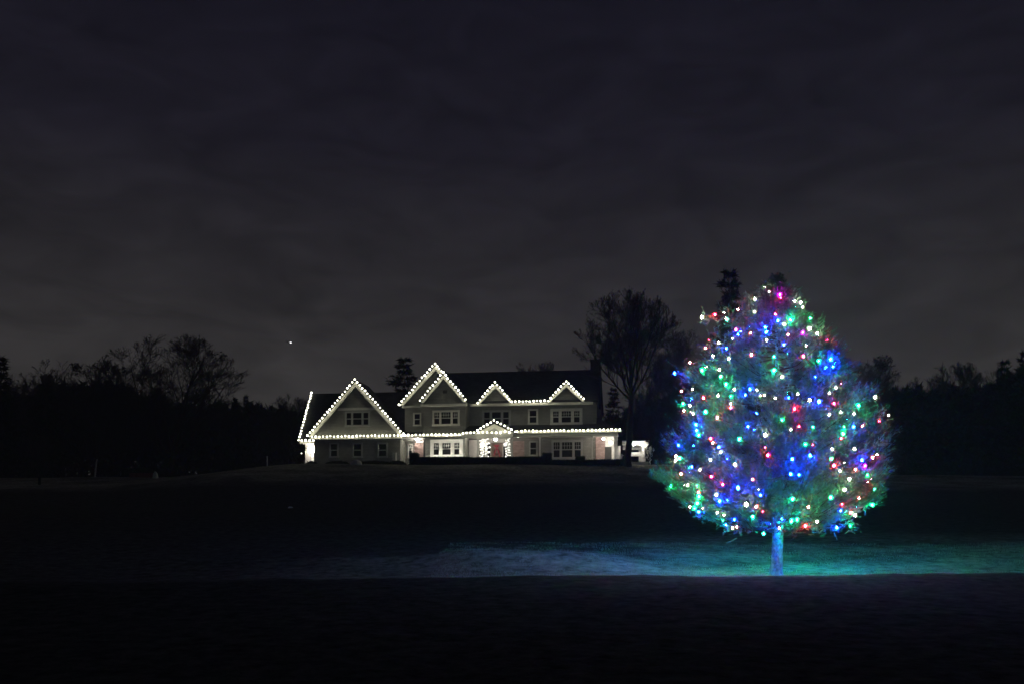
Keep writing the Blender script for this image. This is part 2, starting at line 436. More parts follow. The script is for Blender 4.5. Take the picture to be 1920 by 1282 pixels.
# --- right block
cl, cright = br_ - .5, U(1119, .3)
hb(MB().box(cl, cright, .3, 11.5, E2, E3 - .05), 'wall', WALL, label='upper wall between the two small gables')
rgu = U(1127, 6)
mb = MB()
mb.prism([(bc, -.35, E3), (bc, 5.997, RG), (bc, 5.997, RG + .2), (bc, -.45, E3 + .14)], (rgu - bc, 0, 0))
mb.prism([(bc, 12.3, E3), (bc, 6.003, RG), (bc, 6.003, RG + .2), (bc, 12.4, E3 + .14)], (rgu - bc, 0, 0))
hb(mb, 'roof', ROOFM, label='long dark main roof with level ridge')
hb(MB().prism([(cright - .3, .4, E3), (cright - .3, 6, RG - .2), (cright - .3, 11.4, E3)], (.25, 0, 0)), 'gable', WALL)
hb(MB().box(br_ - .1, U(1112, -.4), -.45, -.2, E3 - .22, E3 + .03), 'eave_board', TRIM)
def small_gable(pl, pr, pa, pya):
    v = -.1
    a, b = U(pl, v), U(pr, v); c = (a + b) / 2; w1 = W(pya, pa, v)
    mb = MB(); gable_face(mb, a + .15, b - .15, E3 + .03, c, w1 - .2, v - .1, .4); hb(mb, 'gable', WALL)
    mb = MB(); gable_roof(mb, a, b, E3 + .04, c, w1, v - .5, 3.4, .13); hb(mb, 'roof', ROOFM)
    mb = MB(); rake(mb, a, b, E3 + .05, c, w1 - .02, v - .46, .26); hb(mb, 'rake_board', TRIM)
    return a, b, c, w1
g2 = small_gable(897, 963, 930, 721)
g3 = small_gable(1028, 1097, 1062, 719)
# chimney
cv = 4.6
mb = MB().box(U(1107, cv), U(1126, cv), cv, cv + 1.1, E3, W(676, 1116, cv))
mb.box(U(1106, cv), U(1127, cv), cv - .06, cv + 1.16, W(676, 1116, cv) + .003, W(673, 1116, cv))
ch = hb(mb, 'chimney', shingle_mat('chimney_brick', (.07, .055, .05), .25, .09))
MB().tube((U(1116, cv), cv + .5, W(673, 1116, cv)), (U(1116, cv), cv + .5, W(664, 1116, cv)), .17, .13).build('chimney_pot', DARKT, ch)

# porch
pl, pr_ = mr_, U(1165, -2.5)
mb = MB()
mb.prism([(pl, -2.5, E2), (pl, .29, E2 + .95), (pl, .29, E2 + .75), (pl, -2.5, E2 - .14)], (U(1119, 0) - pl, 0, 0))
hb(mb, 'porch_roof', ROOFM)
x1 = U(1119, 0) + .003
bm_ = MB()
vs = [bm_.bm.verts.new(p) for p in [(x1, -2.5, E2), (pr_, -2.5, E2), (pr_, 4, E2), (x1, 4, E2), (x1, .2, E2 + 1.6), (x1, 3.5, E2 + 1.6)]]
for f in ((0, 1, 4), (1, 2, 5, 4), (2, 3, 5), (0, 4, 5, 3), (3, 2, 1, 0)):
    bm_.bm.faces.new([vs[i] for i in f])
hb(bm_, 'side_roof', ROOFM)
hb(MB().box(pl, pr_, -2.62, -2.5, E2 - .2, E2 + .04), 'fascia', TRIM)
hb(MB().box(pl, U(1158, -2.4), -2.49, -2.2, E2 - .55, E2 - .2), 'porch_beam', TRIMG)
hb(MB().box(pl, U(1158, -2.4), -2.2, 1.0, E2 - .3, E2 - .22), 'porch_ceiling', WHITE)
hb(MB().box(U(868, -2.4), U(1158, -2.4), -2.6, 1.0, FL - .35, FL + .12), 'porch_floor', mat('stone_slab', (.3, .28, .26), .8, .2, 3))
pw = 1.0
hb(MB().box(U(868, pw), U(1116, pw), pw, 1.3, FL, E2 - .31), 'wall', WALL, label='ground floor wall behind the porch')
hb(MB().box(U(876, pw), U(896, pw), pw - .06, pw - .003, FL + .12, W(824, 885, pw)), 'wall_panel', WHITE, label='white panel left of the front entry')
hb(MB().box(U(962, pw), U(983, pw), pw - .06, pw - .003, FL + .12, W(826, 972, pw)), 'wall_panel', BRICK, label='pinkish panel right of the front entry')
hb(MB().box(U(1117, pw), U(1134, pw), pw - .1, 1.3, FL, E2 - .31), 'brick_panel', BRICK)
# end porch: white frame round a dark opening, end wall with ceiling
hb(MB().box(U(1134.5, pw), U(1158, pw), pw - .1, 1.25, W(836.5, 1145, pw), E2 - .31), 'wall', WHITE, label='white wall above the end doorway')
hb(MB().box(U(1147, pw), U(1158, pw), pw - .1, 1.25, FL + .1, W(836.5, 1145, pw) - .003), 'wall', WHITE, label='white wall right of the end doorway')
hb(MB().box(U(1134.5, pw) + .003, U(1147, pw) - .003, 1.1, 1.24, FL + .1, W(836.5, 1145, pw) - .006), 'door', DARKT, label='dark end doorway')
for px, wdt, m in ((896.5, .11, TRIMG), (958.5, .11, TRIMG), (1012.3, .06, WHITE), (1110.5, .05, TRIMG), (1154.5, .16, WHITE)):
    c = U(px, -2.35)
    mb = MB().box(c - wdt, c + wdt, -2.35 - wdt, -2.35 + wdt, FL + .12, E2 - .556)
    mb.box(c - wdt - .05, c + wdt + .05, -2.4 - wdt, -2.3 + wdt, E2 - .69, E2 - .553)
    mb.box(c - wdt - .05, c + wdt + .05, -2.4 - wdt, -2.3 + wdt, FL + .121, FL + .3)
    hb(mb, 'porch_post', m)

# portico over the front door
pv = -3.1
qa, qb = U(887, pv), U(967, pv); qc = (qa + qb) / 2; qw0 = W(812, 926, pv); qw1 = W(792, 926, pv)
mb = MB(); gable_face(mb, qa + .15, qb - .15, qw0, qc, qw1 - .1, pv, .2); hb(mb, 'portico_gable', TRIM)
mb = MB(); gable_face(mb, qc - .75, qc + .75, qw0 + .12, qc, qw0 + .55, pv - .04, .037); hb(mb, 'gable_inset', TRIMG)
mb = MB(); gable_roof(mb, qa, qb, qw0, qc, qw1, pv - .2, -.5, .1); hb(mb, 'portico_roof', ROOFM)
hb(MB().box(U(892, pv), U(961, pv), pv + .02, pv + .35, W(820.5, 926, pv), qw0 - .003), 'portico_beam', TRIMG)
for px in (904, 912, 952):
    c = U(px, pv + .2)
    mb = MB().tube((c, pv + .2, FL + .12), (c, pv + .2, W(821, 926, pv)), .13, .11, 12)
    mb.box(c - .17, c + .17, pv + .03, pv + .37, FL + .121, FL + .25)
    hb(mb, 'portico_column', WHITE)
# front door with white surround
dd = MB()
a, b = U(921, pw), U(943, pw); wt = W(829, 932, pw)
door = hb(dd.box(a, b, pw - .08, pw - .004, FL + .12, wt), 'front_door', mat('door_wood', (.20, .16, .12), .5, .3, 3))
MB().box(a - .5, a - .05, pw - .06, pw - .005, FL + .12, wt).build('sidelight', PANEM, door)
MB().box(b + .05, b + .4, pw - .06, pw - .005, FL + .12, wt).build('sidelight', PANEM, door)
MB().box(a - .65, b + .55, pw - .14, pw - .004, wt + .003, wt + .45).box(a - .65, a - .51, pw - .14, pw - .004, FL + .12, wt).box(b + .41, b + .55, pw - .14, pw - .004, FL + .12, wt).box(a - .049, a - .003, pw - .14, pw - .004, FL + .12, wt).box(b + .003, b + .049, pw - .14, pw - .004, FL + .12, wt).build('door_surround', WHITE, door)
MB().ball((b - .12, pw - .13, FL + 1.1), .04, 1).build('door_knob', mat('brass', (.5, .4, .2), .3, .1, 3, metal=1), door)

# windows ------------------------------------------------------------------
def window(px0, px1, py0, py1, v, cols, m=TRIM, grid=True, b=.13, label=None, up=.5, sill=True):
    """double hung window group: cols = relative widths of its sashes"""
    u0, u1 = U(px0, v), U(px1, v); pm = (px0 + px1) / 2
    w1, w0 = W(py0, pm, v), W(py1, pm, v)
    fr_ = MB(); tot = sum(cols); inner = (u1 - u0) - b * (len(cols) + 1)
    panes = []; grd = MB(); x = u0 + b; ng = 0
    fr_.box(u0, u1, v - .1, v - .003, w1 - b, w1)
    fr_.box(u0 - .03, u1 + .03, v - .14, v - .003, w0 - .02, w0 + b)
    fr_.box(u0, u0 + b, v - .1, v - .003, w0 + b + .002, w1 - b - .002)
    zs0, zs1 = w0 + b, w1 - b; zm = zs0 + (zs1 - zs0) * up
    for c in cols:
        wd_ = inner * c / tot
        for lo, hi in ((zs0, zm - .03), (zm + .03, zs1)):
            panes.append(MB().box(x + .03, x + wd_ - .03, v - .035, v - .004, lo + .03, hi - .03))
        for q in ((x, x + wd_, zm - .03, zm + .03), (x, x + wd_, zs0 + .001, zs0 + .03), (x, x + wd_, zs1 - .03, zs1 - .001),
                  (x + .001, x + .03, zs0 + .031, zm - .031), (x + .001, x + .03, zm + .031, zs1 - .031),
                  (x + wd_ - .03, x + wd_ - .001, zs0 + .031, zm - .031), (x + wd_ - .03, x + wd_ - .001, zm + .031, zs1 - .031)):
            fr_.box(q[0], q[1], v - .07, v - .004, q[2], q[3])
        if grid:
            nc = 3 if c < 1.3 else 4
            for i in range(1, nc):
                xx = x + .03 + (wd_ - .06) * i / nc
                grd.box(xx - .02, xx + .02, v - .05, v - .036, zm + .06, zs1 - .06); ng += 1
            zz = (zm + zs1) / 2
            grd.box(x + .061, x + wd_ - .061, v - .056, v - .051, zz - .02, zz + .02)
        x += wd_
        fr_.box(x, x + b, v - .1, v - .003, zs0 + .002, zs1 - .002)
        x += b
    w = hb(fr_, 'window', m, label=label)
    for p in panes: p.build('pane', PANEM, w)
    if ng: grd.build('muntin_grid', m, w, kind='stuff')
    else: grd.bm.free()
    return w
window(647, 694, 770, 799, gv, (.75, 1.35, .8), TRIMG, False, .16, 'upper triple window of the big left gable')
for a, b in ((618, 635), (661, 680), (708, 727)):
    window(a, b, 829, 857, gv, (1,), TRIMG, False, .13)
window(775, 790, 773, 798, 0, (1,), TRIM, False, .12)
window(811, 862, 768.5, 797.5, fv, (.8, 1.4, .8), TRIM, True, .17, 'upper triple window of the projecting bay')
window(807, 868, 823, 858, -1.75, (.85, 1.35, .85), WHITE, True, .34, 'wide white triple window under the eave lights')
window(904, 958, 768, 800, .3, (.9, 1.4, .9), TRIMG, False, .2, 'triple window behind the entry gable')
window(990, 1009, 766, 795, .3, (1,), TRIM, False, .15)
window(1032, 1092, 765, 796.5, .3, (.8, 1.3, .8), TRIM, True, .26, 'right triple window of the upper floor')
window(992, 1008, 826, 854, pw, (1,), TRIMG, False, .12)
window(1034, 1093, 824, 860, pw, (.85, 1.4, .85), TRIMG, True, .2, 'dim triple window behind the porch')
window(765, 774.5, 831, 857, .5, (1,), WHITE, True, .1, up=.55)
window(583, 592, 848, 864, .5, (1,), WHITE, False, .1)
hb(MB().box(U(578, .2), U(590, .2), -.1, .49, W(872, 584, .2), W(867, 584, .2)), 'window_seat', WHITE)
hb(MB().box(U(738, gv), U(744, gv), gv - .5, gv - .01, FL, W(848, 741, gv)), 'utility_box', TRIMG)

# lamps of the house: each gives its own light
def lamp(px, py, v, r, strength, name='wall_lantern', col=(1, .93, .82), label=None, cage=True):
    u, _, w = Lc(px, py, v)
    mb = MB().box(u - r * 1.1, u + r * 1.1, v - .03, v + .06, w + r * 1.15, w + r * 1.35)
    if cage:
        for sx_ in (-1, 1): mb.tube((u + sx_ * r * 1.3, v, w - r * 1.2), (u + sx_ * r * 1.3, v, w + r * 1.2), .012, .012, 4)
    o = hb(mb, name, DARKT, label=label)
    MB().ball((u, v, w), r, 2).build('bulb', emit('lamp_%s_%d' % (name, strength), col, strength), o)
lamp(588.3, 841.5, .15, .17, 170, label='blazing lantern at the far left corner')
lamp(565.3, 849, .9, .06, 4, label='small lantern on the left end')
lamp(783, 826, -.6, .08, 420, 'ceiling_lamp', cage=False)
lamp(904.3, 833, -3.5,  .20, 20, label='bright lantern by the portico column')
lamp(929, 822, -2.2, .17, 60, 'hanging_lantern')
lamp(885, 819, -1.3, .05, 360, 'ceiling_lamp', cage=False)
lamp(972, 818.5, -1.3, .04, 300, 'ceiling_lamp', cage=False)
lamp(1131.5, 822.3, -.7, .11, 140, 'ceiling_lamp', cage=False)
lamp(1145.5, 829, -.7, .13, 150, 'ceiling_lamp', cage=False)

for px in (814, 838, 862):  # unseen uplights added behind the hedge to brighten the wide window
    u, _, w = Lc(px, 862, -3.4)
    o = hb(MB().box(u - .09, u + .09, -3.5, -3.32, FL, FL + .3), 'added_uplight', DARKT)
    MB().ball((u, -3.28, FL + .42), .07, 2).build('bulb', emit('added_uplight_bulb', (1, .97, .85), 420), o)
# wreath with big red bow, on the door
RED = mat('red_ribbon', (.46, .05, .08), .5, .2, 6)
def ring(mb, c, R, r, n=20, k=6):
    vs = []
    for i in range(n):
        t = 2 * math.pi * i / n
        vs.append([mb.bm.verts.new((c[0] + (R + r * math.cos(q)) * math.cos(t), c[1] + r * math.sin(q), c[2] + (R + r * math.cos(q)) * math.sin(t)))
                   for q in (2 * math.pi * j / k + .3 * (i % 2) for j in range(k))])
    for i in range(n):
        for j in range(k):
            mb.bm.faces.new([vs[i][j], vs[(i + 1) % n][j], vs[(i + 1) % n][(j + 1) % k], vs[i][(j + 1) % k]])
c = Lc(931.5, 846, pw - .2)
wr = empty('wreath', world_pt(c[0], c[1], c[2] - .5), -YAW, label='red wreath with a big bow and trailing ribbons on the front door', cat='wreath')
mb = MB(); ring(mb, (0, 0, .5), .27, .07); mb.build('ring', mat('wreath_red', (.12, .035, .03), .7, .5, 12), wr)
mb = MB().ball((-.12, -.08, 1.12), .15, 2, (1, .5, .75)).ball((.12, -.08, 1.12), .15, 2, (1, .5, .75)).ball((0, -.12, 1.12), .08, 1)
mb.build('bow', RED, wr)
mb = MB(); mb.prism([(-.04, -.1, 1.0), (.03, -.1, 1.0), (-.26, -.1, .05), (-.34, -.1, .10)], (0, .02, 0))
mb.prism([(-.02, -.13, 1.0), (.05, -.13, 1.0), (.40, -.13, .02), (.32, -.13, -.05)], (0, .02, 0)); mb.build('ribbon', RED, wr)

# ------------------------------------------------------------------ light strings on the house
BW = emit('white_bulb', (1.0, .98, .76), 11)
def bulb_mesh(r, m, sub=2, sc=(1, 1, 1.0)):
    return MB().ball((0, 0, 0), r, sub, sc).mesh('bulb', m, True)
hbulb = [bulb_mesh(.076, emit('white_bulb_dim', (1.0, .98, .74), 7)), bulb_mesh(.084, BW), bulb_mesh(.090, emit('white_bulb_bright', (1.0, .98, .80), 15))]
STRG = 'white light strings along the roof edges of the house'
def light_string(label, pts, spacing=.40, meshes=hbulb, sag=.015):
    P = [Vector(p) for p in pts]
    base = P[0]
    root = empty('light_string', world_pt(*base), -YAW, label=label, cat='string lights', group=STRG)
    cb = MB(); pos = []
    for a, b in zip(P[:-1], P[1:]):
        n = max(1, round((b - a).length / spacing))
        for i in range(n): pos.append(a.lerp(b, i / n))
    pos.append(P[-1])
    for a, b in zip(pos[:-1], pos[1:]): cb.tube(a - base + Vector((0, .02, -.02)), b - base + Vector((0, .02, -.02)), .012, .012, 4)
    cb.build('cord', CORD, root)
    for i, p in enumerate(pos):
        j = Vector((random.gauss(0, .02), random.gauss(0, .01), random.gauss(0, .025)))
        ob('bulb', meshes[random.choice((0, 1, 1, 2))], root, p - base + j)
s = .1
light_string('white light string up the slanting left end rake, the only side-on one',
             [(uL - .05, -.5, ew + .15), (uL - .05, rv, rw + .28)], .42)
light_string('very short light string on the eave beside the bright corner lantern',
             [(uL + .35, -.55, ew + .1), (U(588, -.55), -.55, ew + .1)], .42)
light_string('light string over both slopes of the biggest, leftmost gable',
             [(gl - .05, gv - .6, gw0 + .12), (gc, gv - .6, gw1 + .2), (gr + .1, gv - .6, gw0 + .2)])
light_string('level light string across the base of the biggest left gable',
             [(gl + .45, gv - .6, E1 + .02), (gr - .1, gv - .6, E1 + .02)])
light_string('level light string on the low eave between left gable and porch',
             [(gr + .25, -2.25, E1 - .0), (U(868, -2.25), -2.25, E1 + .03)])
light_string('light string over the tallest rear gable of the middle block',
             [(bl - .05, -.65, E3 + .1), (bc, -.65, bw1 + .2), (U(832, -.65), -.65, W(700, 832, -.65))], .39)
light_string('light string over the nearer lower gable of the middle block',
             [(fl + .0, fv - .6, E3 + .3), (fc, fv - .6, fw1 + .2), (fr - .1, fv - .6, E3 + .35)], .41)
a, b, c, w1 = g2
a3, b3, c3, w3 = g3
light_string('upper light string over two small gables and the level eave joining them',
             [(a + .02, -.75, E3 + .12), (c, -.75, w1 + .2), (b - .1, -.75, E3 + .14), (a3 + .05, -.75, E3 + .14),
              (c3, -.75, w3 + .2), (b3 - .1, -.75, E3 + .25)], .38)
light_string('light string up and over the little entry gable with its level base',
             [(U(868, pv - .4), pv - .4, E2 - .2), (U(889, pv - .4), pv - .4, qw0 + .1), (qc, pv - .4, qw1 + .2), (U(966, pv - .4), pv - .4, qw0 + .12)], .4)
light_string('short level light string across the base of the entry gable',
             [(qa + .6, pv - .35, qw0 + .1), (qb - .6, pv - .35, qw0 + .1)], .42)
light_string('long level light string on the porch eave right of the entry',
             [(U(970, -2.8), -2.8, E2 + .02), (U(1162, -2.8), -2.8, E2 + .02)], .4)

# lit garlands on the portico columns
GB = emit('garland_light', (1, .95, .85), 7)
gbul = bulb_mesh(.035, GB, 1)
def garland(label, px, r, n, turns, drift=0):
    cu = U(px, pv + .2)
    h0, h1_ = FL + .35, W(822, 926, pv)
    root = empty('lit_garland', world_pt(cu, pv + .2, h0), -YAW, label=label, cat='garland', group='lit garlands on the portico columns')
    cb = MB(); prev = None
    for i in range(n):
        t = i / (n - 1); an = turns * 2 * math.pi * t
        p = Vector((r * math.cos(an) + drift * math.sin(t * 3), r * math.sin(an), (h1_ - h0) * t))
        if prev: cb.tube(prev, p, .03, .03, 5)
        prev = p
        ob('light', gbul, root, p + Vector((random.gauss(0, .03), -.03 * abs(random.gauss(0, 1)), random.gauss(0, .03))))
    cb.build('garland_rope', BOX, root)
garland('thick lit garland wound round the leftmost portico column', 904, .19, 50, 7)
garland('thin lit garland on the column left of the red wreath', 912, .17, 44, 5, .12)
garland('lit garland wound round the column right of the red wreath', 952, .2, 60, 8)

# ------------------------------------------------------------------ carport with white posts behind the big tree
kv = -3
cp = empty('carport', world_pt(U(1200, kv), kv, FL), -YAW, label='small open carport with white posts and lit ceiling right of the big bare tree', cat='carport')
cp_off = Vector((-U(1200, kv), -kv, -FL))
def cpb(mb, name, m, **k): return mb.build(name, m, cp, loc=cp_off, **k)
k0, k1 = U(1167, kv), U(1214, kv)
kt = W(826, 1200, kv)
mb = MB(); mb.prism([(k0, kv - .8, kt), (k1 + .2, kv - .8, kt), (k1 - .5, kv - .8, kt + .3), (k0 + .1, kv - .8, kt + .3)], (0, 5.1, 0)); cpb(mb, 'roof', ROOFM)
cpb(MB().box(k0, k1 + .1, kv + .0, kv + .1, kt - .40, kt - .11), 'fascia', TRIMG)
cpb(MB().box(k0, k1 - .2, kv - .75, kv + 4.2, kt - .1, kt - .005), 'ceiling', WHITE)
cpb(MB().box(k0, U(1206, kv), kv + 1.6, kv + 1.8, W(842, 1190, kv + 1.6), W(835, 1190, kv + 1.6)), 'back_beam', WHITE)
for px, v in ((1206.5, kv + .11), (1161, kv + 4)):
    c = U(px, v)
    mb = MB().box(c - .13, c + .13, v, v + .32, FL, kt - .11); mb.box(c - .2, c + .2, v - .06, v + .38, FL, FL + .45)
    cpb(mb, 'post', WHITE)
mb = MB(); c = U(1200, kv + 4)
cpb(mb.box(c - .12, c + .22, kv + 2.9, kv + 3.3, FL, kt - .11), 'post', WHITE)
c = U(1214, kv)
mb = MB(); mb.prism([(c - .35, kv - .12, kt - .33), (c + .12, kv - .12, kt - .33), (c - .3, kv - .12, kt - .85)], (0, .1, 0)); cpb(mb, 'bracket', WHITE)
cpb(MB().box(U(1178, kv), U(1216, kv), kv - .7, kv + 4, FL - .5, FL + .06), 'floor_slab', mat('pale_slab', (.5, .48, .45), .8, .1, 2))
for px in (1187.5, 1202):
    u, v_, w = Lc(px, 829, kv - .42)
    MB().ball((u, v_, kt - .34), .085, 2).build('ceiling_lamp', emit('carport_lamp', (1, .96, .88), 210), cp, loc=cp_off)
# white bench under the carport
q = Lc(1189, 860, kv + .3)
be = empty('bench', world_pt(q[0], q[1], FL + .06), -YAW, label='white bench standing under the carport beside the big tree trunk', cat='bench')
MB().box(-.6, .75, -.2, .25, .62, .70).build('seat', WHITE, be)
MB().box(-.6, .75, .26, .32, .72, 1.05).build('backrest', WHITE, be)
for x in (-.55, .62): MB().box(x, x + .18, -.18, .24, 0, .617).build('leg', WHITE, be)

# ------------------------------------------------------------------ plants
def skel_tree(height, spread, trunk_r, fork=.35, levels=6, seed=1, up=.55, nlimb=6, lean=0.0, twigs=2, bark_r=1.0):
    """bare broadleaf tree as tapered tubes; returns trunk and crown vertex/face arrays"""
    rs = random.Random(seed)
    segs = []      # p0,p1,r0,r1,level
    hc = height * (.5 + fork * .42); sv = height - hc; sh = spread / 2
    def room(p, d):
        """how far along d the crown's outline lies"""
        q = Vector((p.x / sh, p.y / sh, (p.z - hc) / sv)); e = Vector((d.x / sh, d.y / sh, d.z / sv))
        a = e.dot(e); b = q.dot(e); c = q.dot(q) - 1
        di = b * b - a * c
        return 0 if di <= 0 else max(0, (-b + math.sqrt(di)) / a)
    KID = (0, 11, 8, 6, 4, twigs + 1); LEN = (0, 1, .46, .5, .52, .55, .6)
    def grow(p, d, ln, r, lv):
        n = (0, 7, 5, 4, 2, 2, 1)[lv]
        pts = [p]; dirs = [d]; q = p; dd = d
        for i in range(n):
            wv = .10 if lv < 3 else .17
            dd = (dd + Vector((rs.gauss(0, wv), rs.gauss(0, wv), rs.gauss(up * .10, wv * .6)))).normalized()
            q2 = q + dd * ln / n
            segs.append((q.copy(), q2.copy(), r * (1 - .72 * i / n), r * (1 - .72 * (i + 1) / n), lv))
            q = q2; pts.append(q); dirs.append(dd)
        if lv >= levels - 1: return
        for i in range(KID[lv]):
            t = rs.uniform(.22 if lv == 1 else .12, 1.0); k = min(n - 1, int(t * n)); f = t * n - k
            src = pts[k].lerp(pts[k + 1], f); bd = dirs[k + 1]
            ang = rs.uniform(.35, .85)
            ax = bd.orthogonal().normalized(); ax.rotate(Matrix.Rotation(rs.uniform(0, 6.283), 3, bd))
            nd = bd * math.cos(ang) + ax * math.sin(ang); nd.z += .12 + up * .12; nd.normalize()
            l2 = min(ln * LEN[lv + 1] * rs.uniform(.7, 1.25) * (1.15 - .5 * t), room(src, nd) * rs.uniform(.9, 1.12) + .25)
            grow(src, nd, l2, r * (1 - .7 * t) * .55, lv + 1)
    p = Vector((0, 0, -.3)); th = height * fork; n = 6
    tseg = []; r = trunk_r; tp = [p]
    for i in range(n):
        q = Vector((lean * (i + 1) / n + rs.gauss(0, .05), rs.gauss(0, .05), -.3 + (th + .3) * (i + 1) / n))
        r2 = trunk_r * (1 - .35 * (i + 1) / n)
        tseg.append((p, q, r * (1.35 if i == 0 else 1), r2)); p = q; r = r2; tp.append(p)
    for i in range(nlimb):
        a = 2.4 * i + rs.uniform(-.3, .3)
        tilt = .06 if i == 0 else rs.uniform(.3, 1.0) * min(1.2, spread / (height - th) * 1.25)
        d = Vector((math.cos(a) * math.sin(tilt), math.sin(a) * math.sin(tilt), math.cos(tilt)))
        st = p - Vector((0, 0, rs.uniform(0, th * .25) * min(1, tilt) if i else 0))
        grow(st, d, max(1.5, room(st, d) * rs.uniform(.85, 1.0)), r * (.75 if i == 0 else rs.uniform(.38, .6)), 1)
    def tubes(sg, minr):
        P0 = np.array([s[0][:] for s in sg]); P1 = np.array([s[1][:] for s in sg])
        R0 = np.maximum([s[2] for s in sg], minr); R1 = np.maximum([s[3] for s in sg], minr)
        big = len(sg) < 60; k = 8 if big else 3
        ax = P1 - P0; ax /= np.linalg.norm(ax, axis=1)[:, None] + 1e-9
        h = np.where(np.abs(ax[:, 2:3]) > .9, np.array([[1., 0, 0]]), np.array([[0, 0, 1.]]))
        a = np.cross(ax, h); a /= np.linalg.norm(a, axis=1)[:, None]; b = np.cross(ax, a)
        V = []
        for i in range(k):
            t = 2 * math.pi * i / k; dd = a * math.cos(t) + b * math.sin(t)
            V.append(P0 + dd * R0[:, None]); V.append(P1 + dd * R1[:, None])
        V = np.stack(V, 1); nS = len(sg)
        base = (np.arange(nS) * 2 * k)[:, None]
        fs = [base + np.array([2 * i, 2 * ((i + 1) % k), 2 * ((i + 1) % k) + 1, 2 * i + 1])[None] for i in range(k)]
        return V.reshape(-1, 3), np.concatenate(fs, 0)
    return tubes(tseg, .02), tubes(segs, .014 * bark_r), segs

def crown_fit(segs_v, height, spread):
    return segs_v

def bare_meshes(name, *a, m=BARK, **k):
    (tv, tf), (cv_, cf), segs = skel_tree(*a, **k)
    # scale the whole tree to its real height and spread
    zt = cv_[:, 2].max(); rr = np.percentile(np.abs(cv_[:, 0]), 98.7)
    fz = a[0] / zt; fx = a[1] / 2 / rr if rr > 0 else 1
    for arr in (tv, cv_):
        arr[:, 2] *= fz
    cv_[:, 0] *= fx; cv_[:, 1] *= fx
    return mesh_np(name + '_trunk', tv, tf, m, True), mesh_np(name + '_branches', cv_, cf, m)

def at(px, d): return ((px - 960) / F * d, d)
def hgt(py, d, z0): return (HY - py) / F * d - z0
def tree_thing(name, label, cat, px, d, parts, scale=1.0, rz=0, group=None, sx=1.0):
    x, _ = at(px, d)
    root = empty(name, (x, d, h1(x, d) - .05), rz, label=label, cat=cat, group=group)
    root.scale = (scale * sx, scale * sx, scale)
    for nm, me in parts: ob(nm, me, root)
    return root

# big bare tree in front of the house's right end
x0 = at(1180, 96)[0]
H = hgt(541, 96, h1(x0, 96))
bt = bare_meshes('big', H, 9.6, .34, .44, 6, 5, .8, 9, .3, 2, bark_r=.6)
tree_thing('bare_tree', 'tall bare tree in front of the right end of the house', 'tree', 1177, 96, (('trunk', bt[0]), ('branches', bt[1])))

vA = bare_meshes('va', 17, 11.5, .34, .20, 6, 21, .5, 9, 0, 1, bark_r=.7)
vB = bare_meshes('vb', 15, 12, .30, .22, 6, 33, .2, 11, .2, 2, bark_r=.9)
vC = bare_meshes('vc', 13, 8, .22, .3, 6, 44, .3, 6, -.2, 1, bark_r=.7)
BT = 'bare trees along the edge of the wood'
def bare(px, py, d, var, label, sx=1.0, rz=0):
    x = at(px, d)[0]; hh = hgt(py, d, h1(x, d)); me, bh = ((vA, 17), (vB, 15), (vC, 13))[var]
    tree_thing('bare_tree', label, 'tree', px, d, (('trunk', me[0]), ('branches', me[1])), hh / bh, rz, BT, sx)
bare(322, 629, 125, 0, 'tall many-stemmed bare tree, tallest on the left side', 1.2)
bare(150, 670, 130, 1, 'round-crowned bare tree left of the tall many-stemmed one', 1.15, .7)
bare(212, 668, 133, 1, 'bare tree squeezed between the round-crowned and the many-stemmed tree', .95, 2.2)
bare(52, 700, 140, 2, 'faint bare tree by the left edge conifer', 1.2, 1)
bare(540, 738, 128, 2, 'small bare tree just left of the house', .9, 2)
bare(1000, 678, 150, 2, 'bare treetop just showing above the main roof ridge', .8, .4)
bare(1225, 650, 118, 1, 'bare tree standing behind the carport', .7, 1.4)
bare(1300, 612, 115, 0, 'bare tree half hidden by the left side of the lit tree', .8, 2.7)
bare(1618, 668, 120, 2, 'bare tree peeping over the right shoulder of the lit tree', 1.0, .2)
bare(1655, 694, 130, 1, 'lower bare tree beside the right shoulder of the lit tree', .6, 1.9)
bare(1782, 674, 135, 0, 'wide bare tree in the middle of the right-hand wood', .75, 1.1)
bare(1838, 676, 138, 1, 'bare tree next to the tufted pine at the right', .62, 3.0)
bare(1730, 705, 140, 2, 'thin bare tree at the left part of the right-hand wood', .8, .9)

def conifer_mesh(name, height, radius, seed, ragged=.3, tiers=26, per=11, clump=16, base=.05, narrow=1.0):
    rs = np.random.default_rng(seed)
    P = []; D = []; Ln = []; Wd = []
    bs = []
    for i in range(tiers):
        t = base + (1 - base) * i / tiers
        zz = t * height
        rad = radius * (1 - t) ** narrow * (1 + rs.normal(0, ragged)) + .15
        for j in range(per):
            a = rs.uniform(0, 2 * np.pi); rl = max(.2, rad * rs.uniform(.6, 1.1))
            el = rs.uniform(-.15, .25)
            dv = np.array([np.cos(a), np.sin(a), el])
            bs.append((np.array([0, 0, zz]), np.array([0, 0, zz]) + dv * rl))
            n = int(clump * (0.5 + rl / radius))
            f = rs.uniform(.15, 1, n)
            p = np.array([0, 0, zz]) + dv * rl * f[:, None] + rs.normal(0, .07 * height / 15, (n, 3))
            d = dv + rs.normal(0, .6, (n, 3)); d /= np.linalg.norm(d, axis=1)[:, None]
            P.append(p); D.append(d); Ln.append(rs.uniform(.35, .8, n) * height / 14); Wd.append(rs.uniform(.10, .22, n) * height / 14)
    V_, F_ = blades(np.concatenate(P), np.concatenate(D), np.concatenate(Ln), np.concatenate(Wd))
    tr = MB().tube((0, 0, -.3), (0, 0, height * .95), height * .016, .02, 8).mesh(name + '_trunk', BARK)
    return tr, mesh_np(name + '_needles', V_, F_, NEEDLE)
cA = conifer_mesh('ca', 14, 2.8, 3)
